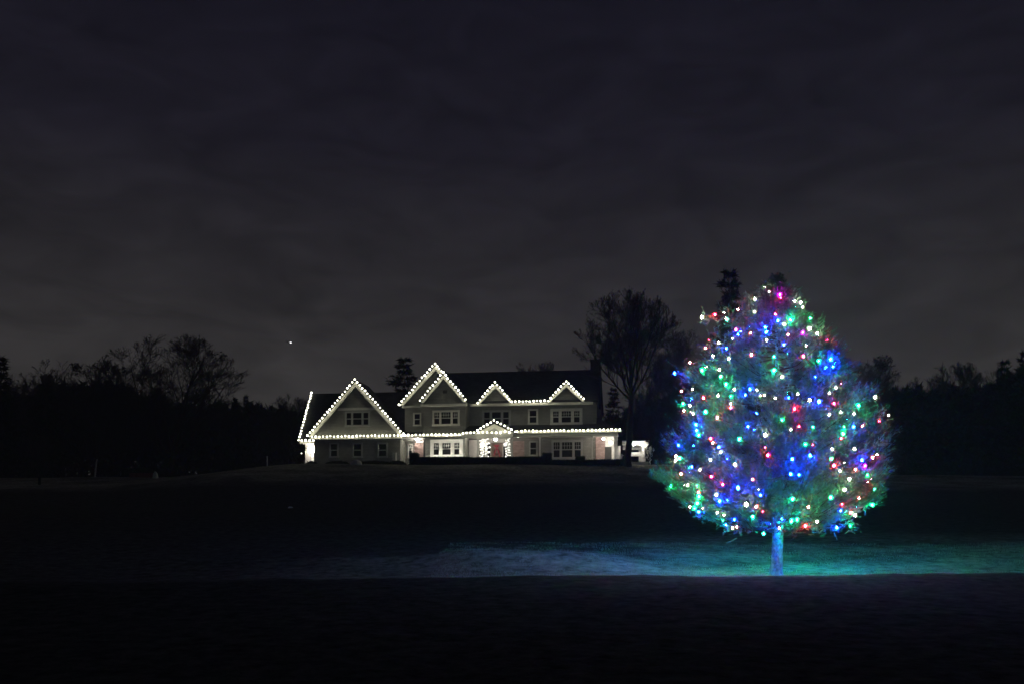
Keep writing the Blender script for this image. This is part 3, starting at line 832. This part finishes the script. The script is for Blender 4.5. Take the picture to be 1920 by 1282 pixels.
cB = conifer_mesh('cb', 14, 4.2, 5, .45, 18, 9, 26, .1, .8)
cC = conifer_mesh('cc', 14, 5.0, 8, .2, 26, 14, 24, .02, .55)
CG = 'dark conifers along the edge of the wood'
def conifer(px, py, d, var, label, sx=1.0, rz=0, name='conifer_tree'):
    x = at(px, d)[0]; hh = hgt(py, d, h1(x, d)); me = (cA, cB, cC)[var]
    tree_thing(name, label, 'conifer', px, d, (('trunk', me[0]), ('crown', me[1])), hh / 14, rz, CG, sx)
conifer(2, 664, 112, 0, 'dark spire-topped conifer cut by the left picture edge', 1)
conifer(83, 716, 118, 2, 'broad rounded dark conifer in front of the left wood', .75, 1)
conifer(441, 742, 122, 0, 'slim conifer, left one of a close pair left of the house', .6, .5)
conifer(461, 738, 120, 0, 'slim conifer, right one of a close pair left of the house', .6, 2.5)
conifer(758, 664, 120, 1, 'ragged pine rising behind the roof left of the tallest gable', 1.0, .9)
conifer(1368, 494, 82, 1, 'tall dark conifer whose tip stands up behind the lit tree', .62, 1.5)
conifer(1150, 722, 112, 1, 'dark conifer against the right gable end of the house', .8, 2)
conifer(1250, 742, 122, 2, 'broad dark conifer behind the carport', .8, .3)
conifer(1700, 718, 116, 1, 'dark conifer at the left end of the right-hand wood', .8, 2.8)
conifer(1884, 668, 118, 1, 'tufted pine second from the right picture edge', .6, .4)
conifer(1921, 652, 110, 1, 'tall pine cut by the right picture edge', .7, 1.9)

# far-off wood, one mass
def wood_mass(prof, d0, d1, n, label):
    pxs = np.array([p[0] for p in prof]); pys = np.array([p[1] for p in prof])
    px = rng.uniform(pxs[0], pxs[-1], n); d = rng.uniform(d0, d1, n)
    x = (px - 960) / F * d
    lump = 5 * np.sin(px * .11 + np.sin(px * .043) * 3) + 4 * np.sin(px * .29 + 2) + 3 * np.sin(px * .71)
    top = (HY - (np.interp(px, pxs, pys) + lump)) / F * d
    z0 = HT(x, d)
    z = z0 + (top - z0) * rng.random(n) ** .75
    P = np.stack([x, d, z], 1); D = rng.normal(0, 1, (n, 3)); D[:, 2] = np.abs(D[:, 2]) + .3
    D /= np.linalg.norm(D, axis=1)[:, None]
    V_, F_ = blades(P, D, rng.uniform(.35, 1.1, n), rng.uniform(.2, .5, n))
    tag(ob('woodland', mesh_np('woodland', V_, F_, WOODM)), label, 'woodland', kind='stuff')
wood_mass([(-80, 735), (0, 735), (60, 745), (100, 728), (180, 722), (250, 735), (300, 762), (420, 762), (480, 765), (560, 775), (640, 800)], 134, 152, 60000,
          'black far-off wood filling the left side behind the lawn')
wood_mass([(1120, 800), (1200, 770), (1300, 740), (1450, 745), (1600, 735), (1680, 732), (1760, 738), (1850, 728), (1900, 700), (1990, 690)], 124, 142, 90000,
          'black far-off wood filling the right side behind the lit tree')

# hedge and shrubs ---------------------------------------------------------
def leafy(name, label, cat, size, n, loc, rz=0, m=BOX, group=None, dome=False, ln=(.10, .22)):
    sx_, sy_, sz_ = size
    P = rng.uniform(-1, 1, (n, 3))
    if dome:
        P = rng.normal(size=(n, 3)); P /= np.linalg.norm(P, axis=1)[:, None]; P *= rng.uniform(.6, 1.05, n)[:, None]; P[:, 2] = np.abs(P[:, 2])
        P = P * [sx_ / 2, sy_ / 2, sz_]
    else:
        ax = rng.integers(0, 3, n); sgn = np.sign(P[np.arange(n), ax]); P[np.arange(n), ax] = sgn * rng.uniform(.85, 1.04, n)
        P = P * [sx_ / 2, sy_ / 2, sz_ / 2]; P[:, 2] += sz_ / 2
    D = rng.normal(0, .8, (n, 3)) + P / np.array([sx_, sy_, sz_]); D /= np.linalg.norm(D, axis=1)[:, None]
    V_, F_ = blades(P, D, rng.uniform(*ln, n), rng.uniform(.05, .12, n))
    root = empty(name, loc, rz, label=label, cat=cat, group=group)
    ob('foliage', mesh_np('foliage', V_, F_, m), root)
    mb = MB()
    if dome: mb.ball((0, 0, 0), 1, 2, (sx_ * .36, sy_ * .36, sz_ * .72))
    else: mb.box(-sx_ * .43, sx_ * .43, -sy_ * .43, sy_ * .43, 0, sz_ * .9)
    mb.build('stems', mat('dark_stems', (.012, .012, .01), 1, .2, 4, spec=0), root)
    return root
def on_house(px, v, w=None):
    p = world_pt(U(px, v), v, 0); return (p[0], p[1], h1(p[0], p[1]) if w is None else w)
hv = -5.0
a, b = U(772, hv), U(1028, hv)
for i, (pa, pb, ht_, lab) in enumerate(((784, 878, 857.5, 'long clipped dark hedge in front of the wide white window'),
                               (980, 1022, 857, 'clipped dark hedge right of the front steps'),
                               (880, 978, 858, 'low clipped dark hedge in front of the portico'),
                               (1036, 1165, 863, 'low dark hedge in front of the right half of the porch'))):
    ua, ub = U(pa, hv), U(pb, hv); p = on_house((pa + pb) / 2, hv)
    leafy('hedge', lab, 'hedge', (ub - ua, 1.1, W(ht_, (pa + pb) / 2, hv) - p[2]), int(1300 * (ub - ua)), p, -YAW, group='clipped hedges along the front of the house')
for px, pt, lab in ((777, 850, 'upright box shrub at the left end of the front hedge'), (1026, 850, 'upright box shrub at the right end of the front hedge'), (1088, 856, 'small box shrub below the dim triple window')):
    p = on_house(px, hv + .1)
    leafy('box_shrub', lab, 'shrub', (.75, .75, W(pt, px, hv) - p[2]), 1800, p, -YAW, group='box shrubs along the front of the house')
for px, wd_, pt, lab in ((584, 1.3, 872, 'low dark shrub beneath the blazing corner lantern'), (700, 4.2, 867, 'long low dark shrub under the left gable windows'),
                         (632, 2.6, 868, 'dark shrub left of the pale boulder'), (745, 1.8, 864, 'dark shrub at the right foot of the big gable')):
    p = on_house(px, -3.0)
    leafy('low_shrub', lab, 'shrub', (wd_, 1.2, max(.4, W(pt, px, -3) - p[2])), int(1500 * wd_), p, -YAW, dome=True, group='low shrubs along the left wing')
p = (at(262, 108)[0], 108)
leafy('wide_bush', 'wide black bush on the lawn at the far left of the house', 'bush', (8.4, 2.5, 1.5), 9000, (p[0], p[1], h1(*p) - .1), 0, dome=True)

def rock(name, label, cat, px, d, w_, h_, m, seed=0):
    x = at(px, d)[0]; r = random.Random(seed)
    mb = MB().ball((0, 0, 0), 1, 3, (w_ / 2, w_ / 2.4, h_))
    for v in mb.bm.verts:
        v.co *= 1 + r.uniform(-.05, .05)
    o = mb.build(name, m, None, (x, d, h1(x, d) - h_ * .1)); tag(o, label, cat); return o
rock('boulder', 'pale rounded boulder on the lawn before the left gable', 'boulder', 667.5, 97.5, 1.2, .55, mat('pale_rock', (.42, .40, .36), .9, .2, 5, bump=.3))

# garden sapling lit white by the carport, wider sapling by the trunk
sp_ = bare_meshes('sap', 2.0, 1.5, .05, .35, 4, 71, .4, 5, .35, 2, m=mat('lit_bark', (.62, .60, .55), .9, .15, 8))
def sapling(px, v, label, sc, rz):
    p = on_house(px, v)
    root = empty('sapling', (p[0], p[1], p[2]), rz, label=label, cat='sapling'); root.scale = (sc, sc, sc)
    ob('trunk', sp_[0], root); ob('branches', sp_[1], root)
sapling(1214, kv - .2, 'small bare sapling lit white right of the carport', .95, 0)
sapling(1163.5, kv - 2.0, 'tiny bare sapling left of the big tree trunk', .6, 2)

# left lawn: leaning birch, posts, pale things
d = 100
x = at(176, d)[0]
bi = bare_meshes('birch', 6.5, 4.2, .11, .30, 5, 55, .5, 5, .5, 2, m=PALEBARK, bark_r=.4)
bi[1].materials[0] = BARK
tree_thing('young_tree', 'small pale-barked leaning tree on the left lawn', 'tree', 174, d, (('trunk', bi[0]), ('branches', bi[1])))
yb = bare_meshes('young', 4.6, 3.6, .07, .2, 5, 58, .5, 5, .1, 2, m=mat('grey_bark', (.05, .045, .04), .95, .3, 8), bark_r=.4)
tree_thing('young_tree', 'faint dark young tree left of the pale leaning one', 'tree', 70, d, (('trunk', yb[0]), ('branches', yb[1])))
def post(px, pyt, pyb, d, label, m, r=.05):
    x = at(px, d)[0]; z0 = h1(x, d); h_ = (pyb - pyt) / F * d + .25
    o = MB().tube((0, 0, -.25), (0, 0, h_ - .05), r, r).tube((0, 0, h_ - .05), (0, 0, h_), r * 1.3, r * .6).build('post', m, None, (x, d, z0)); tag(o, label, 'post')
post(226.5, 853, 868, 108, 'pale thin post behind the wide black bush', mat('pale_post', (.5, .48, .45), .7, .1, 5), .07)
post(501, 866, 880, 99, 'thin pale post on the lawn just left of the house', mat('pale_post', (.5, .48, .45), .7, .1, 5), .06)
post(74, 895, 905, 88, 'short dark stake on the lawn far left', mat('dark_post', (.01, .01, .01), .9, .1, 5), .12)
rock('garden_stone', 'small pale standing stone at the right end of the black bush', 'stone', 291.5, 96, .55, .75, mat('pale_rock2', (.42, .40, .34), .9, .2, 5), 3)
x = at(267, 99)[0]
fb = empty('flower_bed', (x, 99, h1(x, 99)), 0, label='low brick-edged bed before the black bush', cat='flower bed')
MB().box(-1.2, 1.2, -.25, -.1, -.2, .42).box(-1.2, -1.05, -.098, .8, -.2, .42).box(1.05, 1.2, -.098, .8, -.2, .42).build('brick_edge', mat('dark_brick', (.16, .06, .05), .9, .3, 6), fb)
MB().box(-1.04, 1.04, -.097, .8, -.2, .34).build('soil', mat('soil', (.02, .015, .012), 1, .3, 6), fb)
x = at(543.5, 60)[0]
o = MB().prism([(-.12, 0, 0), (.13, .02, .01), (.05, .0, .05), (-.1, 0, .06)], (.03, .16, .04)).build('paper_scrap', mat('paper', (.7, .7, .7), .8, .05, 4), None, (x, 60, h1(x, 60) + .01)); tag(o, 'crumpled pale scrap lying on the dark lawn', 'litter')

# planet-like sky speck, given a made-up aircraft body and lamps
ad = 3200
pl_ = empty('sky_speck', ((540.5 - 960) / F * ad, ad, (HY - 641) / F * ad), math.radians(60), label='planet-like bright speck in the sky, built as a tiny aircraft', cat='sky_speck')
AM = mat('plane_white', (.6, .6, .6), .4, .05, .2)
MB().tube((-7, 0, 0), (6, 0, 0), 1.0, 1.0, 10).tube((6, 0, 0), (9, 0, -.2), 1.0, .3, 10).build('fuselage', AM, pl_)
MB().prism([(-1, -9, .2), (1, -9, .2), (2.5, 0, 0), (1, 9, .2), (-1, 9, .2), (-1.5, 0, 0)], (0, 0, .3)).build('wing', AM, pl_)
MB().prism([(-7, -.15, .8), (-5, -.15, .8), (-6.4, -.15, 3.4), (-7.4, -.15, 3.4)], (0, .3, 0)).build('tail_fin', AM, pl_)
LM = emit('speck_lamp', (1, .98, 1), 2.2)
MB().ball((9.5, -2.0, -.5), 1.9, 2, (1.5, 1.5, .8)).build('speck_lamp', LM, pl_)
MB().ball((9.5, 3.4, .7), 1.3, 2, (1.4, 1.4, .7)).build('speck_lamp', LM, pl_)

# ------------------------------------------------------------------ the lit cedar
TD = 24.0; TX = (1456 - 960) / F * TD; TZ = h1(TX, TD)
SC_T = F / TD
PY = (528, 545, 560, 590, 620, 660, 700, 760, 800, 830, 880, 920, 950, 975, 995, 1005)
PL = (.05, .42, .70, 1.20, 1.5, 1.75, 2.15, 2.35, 2.4, 2.45, 2.65, 2.5, 2.05, 1.5, .9, .2)
PR = (.05, .35, .65, .85, 1.12, 1.5, 1.88, 2.25, 2.48, 2.48, 2.48, 2.38, 2.2, 1.75, 1.0, .2)
prz = np.array([(HY - p) / F * TD - TZ for p in PY])[::-1]; plr = np.array(PL)[::-1]; prr = np.array(PR)[::-1]
def RAD(z, a=math.pi / 2):
    k_ = .5 + .5 * math.cos(a)
    return np.interp(z, prz, prr, left=0, right=0) * k_ + np.interp(z, prz, plr, left=0, right=0) * (1 - k_)
topz = prz[-1]
tree = empty('christmas_tree', (TX, TD, TZ), 0, label='big cedar on the lawn covered in coloured lights', cat='christmas tree')
# trunk
mb = MB(); n = 16; rings = []
for i, (z, r) in enumerate(((-.3, .22), (.0, .20), (.06, .165), (.25, .14), (.6, .128), (1.0, .125), (1.4, .13), (2.2, .115), (3.4, .085), (4.8, .05), (6.6, .015))):
    ring_ = []
    cx = .02 * math.sin(z * 1.7)
    for j in range(n):
        t = 2 * math.pi * j / n; rr = r * (1 + .12 * math.sin(3 * t + z * 1.3) + random.uniform(-.05, .05))
        ring_.append(mb.bm.verts.new((cx + rr * math.cos(t), rr * math.sin(t), z)))
    rings.append(ring_)
for a, b in zip(rings[:-1], rings[1:]):
    for j in range(n): mb.bm.faces.new([a[j], a[(j + 1) % n], b[(j + 1) % n], b[j]])
mb.build('trunk', CBARK, tree, sm=True)
# coloured bulbs: picture spots of the two halves of the crown (x, y, colour, size)
UPPER = [(970,292,'M',3),(975,315,'R',1.5),(1080,340,'W',2),(1125,350,'W',3),(1140,385,'W',2),(783,325,'W',3),(855,235,'W',1),(890,270,'W',1.2),(778,418,'W',2),(655,403,'P',2),(482,440,'R',2.5),(385,460,'W',4),(550,425,'W',1),(565,470,'W',1.4),(935,437,'R',2),(955,485,'B',2.5),(1000,512,'W',2.5),(1050,480,'G',3.5),(640,552,'R',3),(655,588,'B',2),(750,580,'P',2),(860,535,'B',2.5),(868,570,'B',3),(1030,590,'P',2),(1140,575,'M',2),(1190,545,'W',4),(1250,580,'W',3),(1322,630,'R',2.5),(870,630,'W',2.5),(510,650,'W',2.5),(567,692,'B',2),(410,690,'P',2),(437,630,'R',1),(468,748,'W',2),(585,768,'W',2.5),(755,738,'P',2.5),(1000,665,'B',2),(1165,670,'W',1.5),(1145,750,'R',3),(925,755,'G',2),(1260,785,'G',2.5),(1350,775,'B',4),(1313,838,'B',3.2),(1368,828,'B',2),(295,797,'P',2.5),(385,855,'G',3.5),(515,850,'W',2.5),(525,902,'G',3),(925,855,'G',3.5),(985,903,'W',3),(565,960,'G',3),(180,878,'B',3),(1395,900,'G',2),(1235,905,'B',1),(1390,985,'W',2.5),(1430,955,'R',1),(1340,1025,'W',2),(232,1010,'P',2.5),(312,997,'W',1.5),(395,1062,'R',3),(745,997,'B',2.5),(710,1040,'B',2),(797,1003,'W',2),(628,998,'W',2.5),(505,1045,'W',2.5),(825,1045,'W',1.5),(852,1040,'W',1.5),(935,1062,'W',1.5),(600,1050,'G',1.5),(600,1105,'W',2),(600,1135,'R',2.5),(412,1165,'G',3.5),(243,1105,'G',2.5),(295,1120,'W',2),(318,1180,'W',2),(500,1208,'P',2.5),(340,1260,'B',3),(1103,1032,'W',2),(1035,1060,'B',2),(1193,1078,'W',3),(1262,1090,'B',4),(1078,1145,'R',3.5),(1375,1103,'R',2.5),(1340,1185,'W',2.5),(1427,1170,'W',1.5),(1525,1182,'W',2),(1560,1120,'G',3.5),(1685,1055,'W',4),(1715,1240,'R',3),(1785,1190,'W',2),(1588,1272,'P',2),(985,1227,'G',2),(730,1275,'B',2),(1522,1278,'B',2),(1112,1275,'R',2)]
LOWER = [(345,105,'B',2.5),(360,140,'G',2.5),(450,165,'R',2.5),(467,195,'P',2.5),(510,230,'B',2.5),(525,268,'W',2.5),(575,322,'B',1.5),(665,170,'G',3),(860,138,'W',4),(878,290,'R',3),(858,232,'R',1),(1052,98,'W',2),(1217,80,'G',1.5),(1450,77,'G',1.5),(1443,130,'G',3),(1430,165,'R',1.5),(1160,208,'G',2.5),(1213,213,'R',1.5),(1197,293,'B',3.5),(1062,320,'B',3),(1050,432,'B',3),(1113,437,'B',2),(1362,245,'W',2.5),(1530,243,'W',2.5),(1355,317,'G',2.5),(1375,368,'R',3.5),(1450,348,'W',1),(1585,327,'B',3),(1665,308,'P',2.5),(1700,288,'P',2.5),(1715,253,'G',2),(1608,370,'M',3),(1535,398,'P',2),(1420,408,'W',2.5),(1490,470,'W',3),(1455,550,'W',4),(1625,440,'G',2),(1655,470,'R',1.5),(1625,490,'P',2),(1743,453,'B',2),(1680,545,'G',1.5),(1660,662,'G',4),(1350,607,'G',3.5),(1065,617,'G',3.5),(1565,612,'P',2),(1435,657,'R',1.5),(1425,705,'B',2),(1183,680,'P',2.5),(1500,720,'R',2),(1533,740,'W',3.5),(1160,820,'R',3),(1248,787,'W',2.5),(1395,832,'B',3.5),(1495,820,'G',2),(965,837,'P',2),(825,590,'B',2),(765,472,'P',2),(808,547,'W',1),(655,535,'B',4),(717,660,'W',5),(793,675,'P',2.5),(840,712,'R',1),(490,588,'W',3),(517,633,'B',3.5),(577,625,'B',1.5),(765,750,'G',3),(627,773,'B',2),(645,828,'P',2),(500,720,'W',2),(550,740,'W',2),(540,778,'G',2),(360,715,'B',2.5),(350,650,'G',3.5),(362,600,'G',3),(358,570,'R',2.5),(390,683,'P',2),(295,677,'P',2),(278,515,'W',2.5),(228,430,'P',2.5),(152,520,'G',3.5),(190,297,'P',2.5),(218,313,'G',3),(310,378,'B',1.5),(450,325,'W',2.5),(633,360,'W',3.5),(455,450,'R',2.5),(540,510,'R',2.5),(370,400,'W',2),(347,520,'G',1.5)]
front = []
for lst, oy in ((UPPER, 480), (LOWER, 780)):
    for x, y, c, s_ in lst:
        px = x / 4 + 1220; py = y / 4 + oy
        zt = (HY - py) / F * TD - TZ; dx = (px - 1456) / F * TD
        R = float(RAD(min(max(zt, prz[0]), topz), 0 if dx > 0 else math.pi))
        dep = math.sqrt(max(0, R * R - dx * dx)) * random.uniform(.80, 1.0) + (.10 if s_ >= 3 else 0)
        if s_ < 1.6: dep *= .85
        dep = max(dep, random.uniform(-.2, .2))
        dd_ = TD - dep
        front.append((Vector(((px - 960) / F * dd_ - TX, -dep, (HY - py) / F * dd_ - TZ)), c, s_))
back = []
for i in range(75):
    z = prz[0] + (topz - prz[0]) * random.random() ** 1.1; a = random.uniform(.12, math.pi - .12); R = float(RAD(z, a))
    back.append((Vector((math.cos(a) * R * .95, math.sin(a) * R * .95, z)), random.choice('GGGGBGGB' if math.cos(a) > 0 else 'WPBPBWWG'), random.choice((2.5, 3, 3.5))))
for x_, y_, z_, c_ in ((-.24, -.34, 1.30, 'B'), (.26, -.36, 1.32, 'G'), (-.05, -.66, 1.38, 'B'), (.3, -.7, 1.36, 'G'), (-.32, -.72, 1.36, 'B'), (.45, .3, 1.36, 'G'),
                       (-.5, .4, 1.36, 'W'), (1.1, .3, 1.5, 'G'), (1.6, -.2, 1.55, 'G'), (2.1, .5, 1.7, 'B'), (-1.2, .2, 1.5, 'W'), (2.0, 1.0, 1.6, 'G'), (1.3, 1.4, 1.45, 'G'), (1.8, 1.3, 1.6, 'B'), (.7, 1.6, 1.45, 'G')):
    back.append((Vector((x_, y_, z_)), c_, 3.6 if c_ == 'G' else 3.0))
# limbs and feathery sprays
P = []; D = []; Ln = []; Wd = []; limb = MB()
def unit(v): return v / (np.linalg.norm(v) + 1e-9)
def plume(base, dv, sl, nb, w0=.012, w1=.024):
    """one feathery branchlet: scaly leaf blades set both sides of a short stem"""
    t = np.sort(rng.random(nb)); bend = rng.normal(0, .12, 3); bend[2] += .10
    p = base + dv * sl * t[:, None] + bend * (sl * t ** 2)[:, None]
    side = rng.normal(size=(nb, 3)); side -= (side @ dv)[:, None] * dv; side /= np.linalg.norm(side, axis=1)[:, None]
    d_ = dv * .95 + side * rng.uniform(.2, .75, nb)[:, None]; d_ /= np.linalg.norm(d_, axis=1)[:, None]
    P.append(p); D.append(d_); Ln.append(rng.uniform(.04, .10, nb) * (1.2 - .5 * t)); Wd.append(rng.uniform(w0, w1, nb))
boughs = []
for i in range(132):
    zt = prz[0] + (topz - prz[0]) * rng.random() ** 1.15
    boughs.append((rng.uniform(0, 2 * np.pi), zt, rng.uniform(.74, 1.02) + (.10 if rng.random() < .2 else 0)))
boughs += [(math.pi + .1, 2.32, 1.2), (math.pi - .35, 2.0, 1.12), (math.pi - .1, 3.2, 1.10), (.1, 3.3, 1.06), (-.2, 2.4, 1.05), (-.1, 1.9, 1.1), (math.pi, 4.8, 1.05),
           (1.57, topz - .3, .8), (-.4, topz - .15, 1.0), (2.6, topz - .15, 1.0)]
for ba, bz, bl_ in boughs:
    nl = int(4 + 3.4 * RAD(bz, ba))
    for q_ in range(nl):
        a = ba + rng.normal(0, .10); zt = float(np.clip(bz + rng.normal(0, .13), prz[0] + .02, topz - .02))
        R = float(RAD(zt, a))
        if R < .03: continue
        rl = max(.04, R * bl_ * rng.uniform(.78, 1.03) - .16)
        end = np.array([math.cos(a) * rl, math.sin(a) * rl, zt])
        st = np.array([0, 0, min(max(1.05, zt - rl * rng.uniform(.15, .55)), topz - .1)])
        if zt < 1.6: st[2] = max(1.25, zt + rl * .25)
        mid = (st + end) / 2 + np.array([0, 0, -.14 * rl])
        if q_ < 3: limb.tube(st, mid, .016, .009, 4).tube(mid, end, .009, .003, 4)
        L_ = np.linalg.norm(end - st); ns = int(6 + 9 * L_)
        for j in range(ns):
            f = 1 - rng.random() ** 1.5 * .72
            base = (1 - f) ** 2 * st + 2 * f * (1 - f) * mid + f * f * end + rng.normal(0, .03, 3)
            out_ = unit(end - mid); sd_ = unit(np.cross(out_, [0, 0, 1])) * (1 if j % 2 else -1)
            dv = unit(out_ + sd_ * rng.uniform(.1, .8) + rng.normal(0, .30, 3) + np.array([0, 0, .15]))
            plume(base, dv, rng.uniform(.16, .42) * min(1, .45 + R / 2), int(rng.integers(20, 30)))
limb.build('limbs', BARK, tree, kind='stuff')
for p, c, s_ in front + back[:75]:                  # the twigs each bulb is clipped to
    q = np.array(p[:]); rad = np.array([q[0], q[1], 0]); rad = rad / (np.linalg.norm(rad) + 1e-6); rad[2] = .2
    for j in range(12):
        dv = unit(rad * .7 + rng.normal(0, .7, 3))
        plume(q - rad * rng.uniform(.10, .34) + rng.normal(0, .09, 3), dv, rng.uniform(.12, .30), 20, .010, .020)
P = np.concatenate(P); D = np.concatenate(D); Ln = np.concatenate(Ln); Wd = np.concatenate(Wd)
keep = ~((np.hypot(P[:, 0], P[:, 1]) < .8) & (P[:, 2] < 1.5) & (P[:, 1] > -.72))
P, D, Ln, Wd = P[keep], D[keep], Ln[keep], Wd[keep]
V_, F_ = blades(P, D, Ln, Wd)
ob('crown', mesh_np('crown', V_, F_, CEDAR), tree, (0, 0, 0))['kind'] = 'stuff'
print('CEDAR BLADES', len(P))

CC = {'W': (1, .88, .52), 'R': (1, .004, .012), 'G': (.002, 1, .20), 'B': (.0008, .022, 1), 'P': (1, .09, .085), 'M': (1, .004, .75)}
STR = {'W': 260, 'R': 1300, 'G': 1300, 'B': 3800, 'P': 600, 'M': 800}
NAMEC = {'W': 'warm white', 'R': 'red', 'G': 'green', 'B': 'blue', 'P': 'pink', 'M': 'magenta'}
bm_cache = {}
def cbulb(c, s_):
    key = (c, round(s_ * 2) / 2)
    if key not in bm_cache:
        r = .0070 * key[1] + .003
        bm_cache[key] = bulb_mesh(r, emit('bulb_' + NAMEC[c].replace(' ', '_'), CC[c], STR[c]), 1, (1, 1, 1.3))
    return bm_cache[key]
lights = empty('tree_light_string', (TX, TD, TZ), 0, label='string of coloured bulbs wound through the big cedar', cat='string lights')
cordb = MB()
for p, c, s_ in front + back:
    o = ob('bulb', cbulb(c, s_), lights, p); o['label'] = NAMEC[c] + ' bulb'
    o.rotation_euler = (random.uniform(-.5, .5), random.uniform(-.5, .5), 0)
allp = sorted([f[0] for f in front + back], key=lambda v: (round(v.z / .45), math.atan2(v.y, v.x)))
for a, b in zip(allp[:-1], allp[1:]):
    if (b - a).length < 1.3:
        m_ = (a + b) / 2 * 1.0; m_.z -= .05; m_.x *= .96; m_.y *= .96
        cordb.tube(a, m_, .005, .005, 3).tube(m_, b, .005, .005, 3)
cordb.build('cord', CORD, lights, kind='stuff')

# night air: faint mist that carries the glow of the bulbs
hm = bpy.data.materials.new('haze'); hm.use_nodes = True
hm.node_tree.nodes.remove(hm.node_tree.nodes['Principled BSDF'])
pvn = hm.node_tree.nodes.new('ShaderNodeVolumePrincipled')
pvn.inputs['Color'].default_value = (.9, .9, .92, 1); pvn.inputs['Density'].default_value = .0005
hm.node_tree.links.new(pvn.outputs[0], hm.node_tree.nodes['Material Output'].inputs['Volume'])
tag(MB().box(-300, 300, -80, 400, -4, 30).build('haze', hm), kind='stuff')
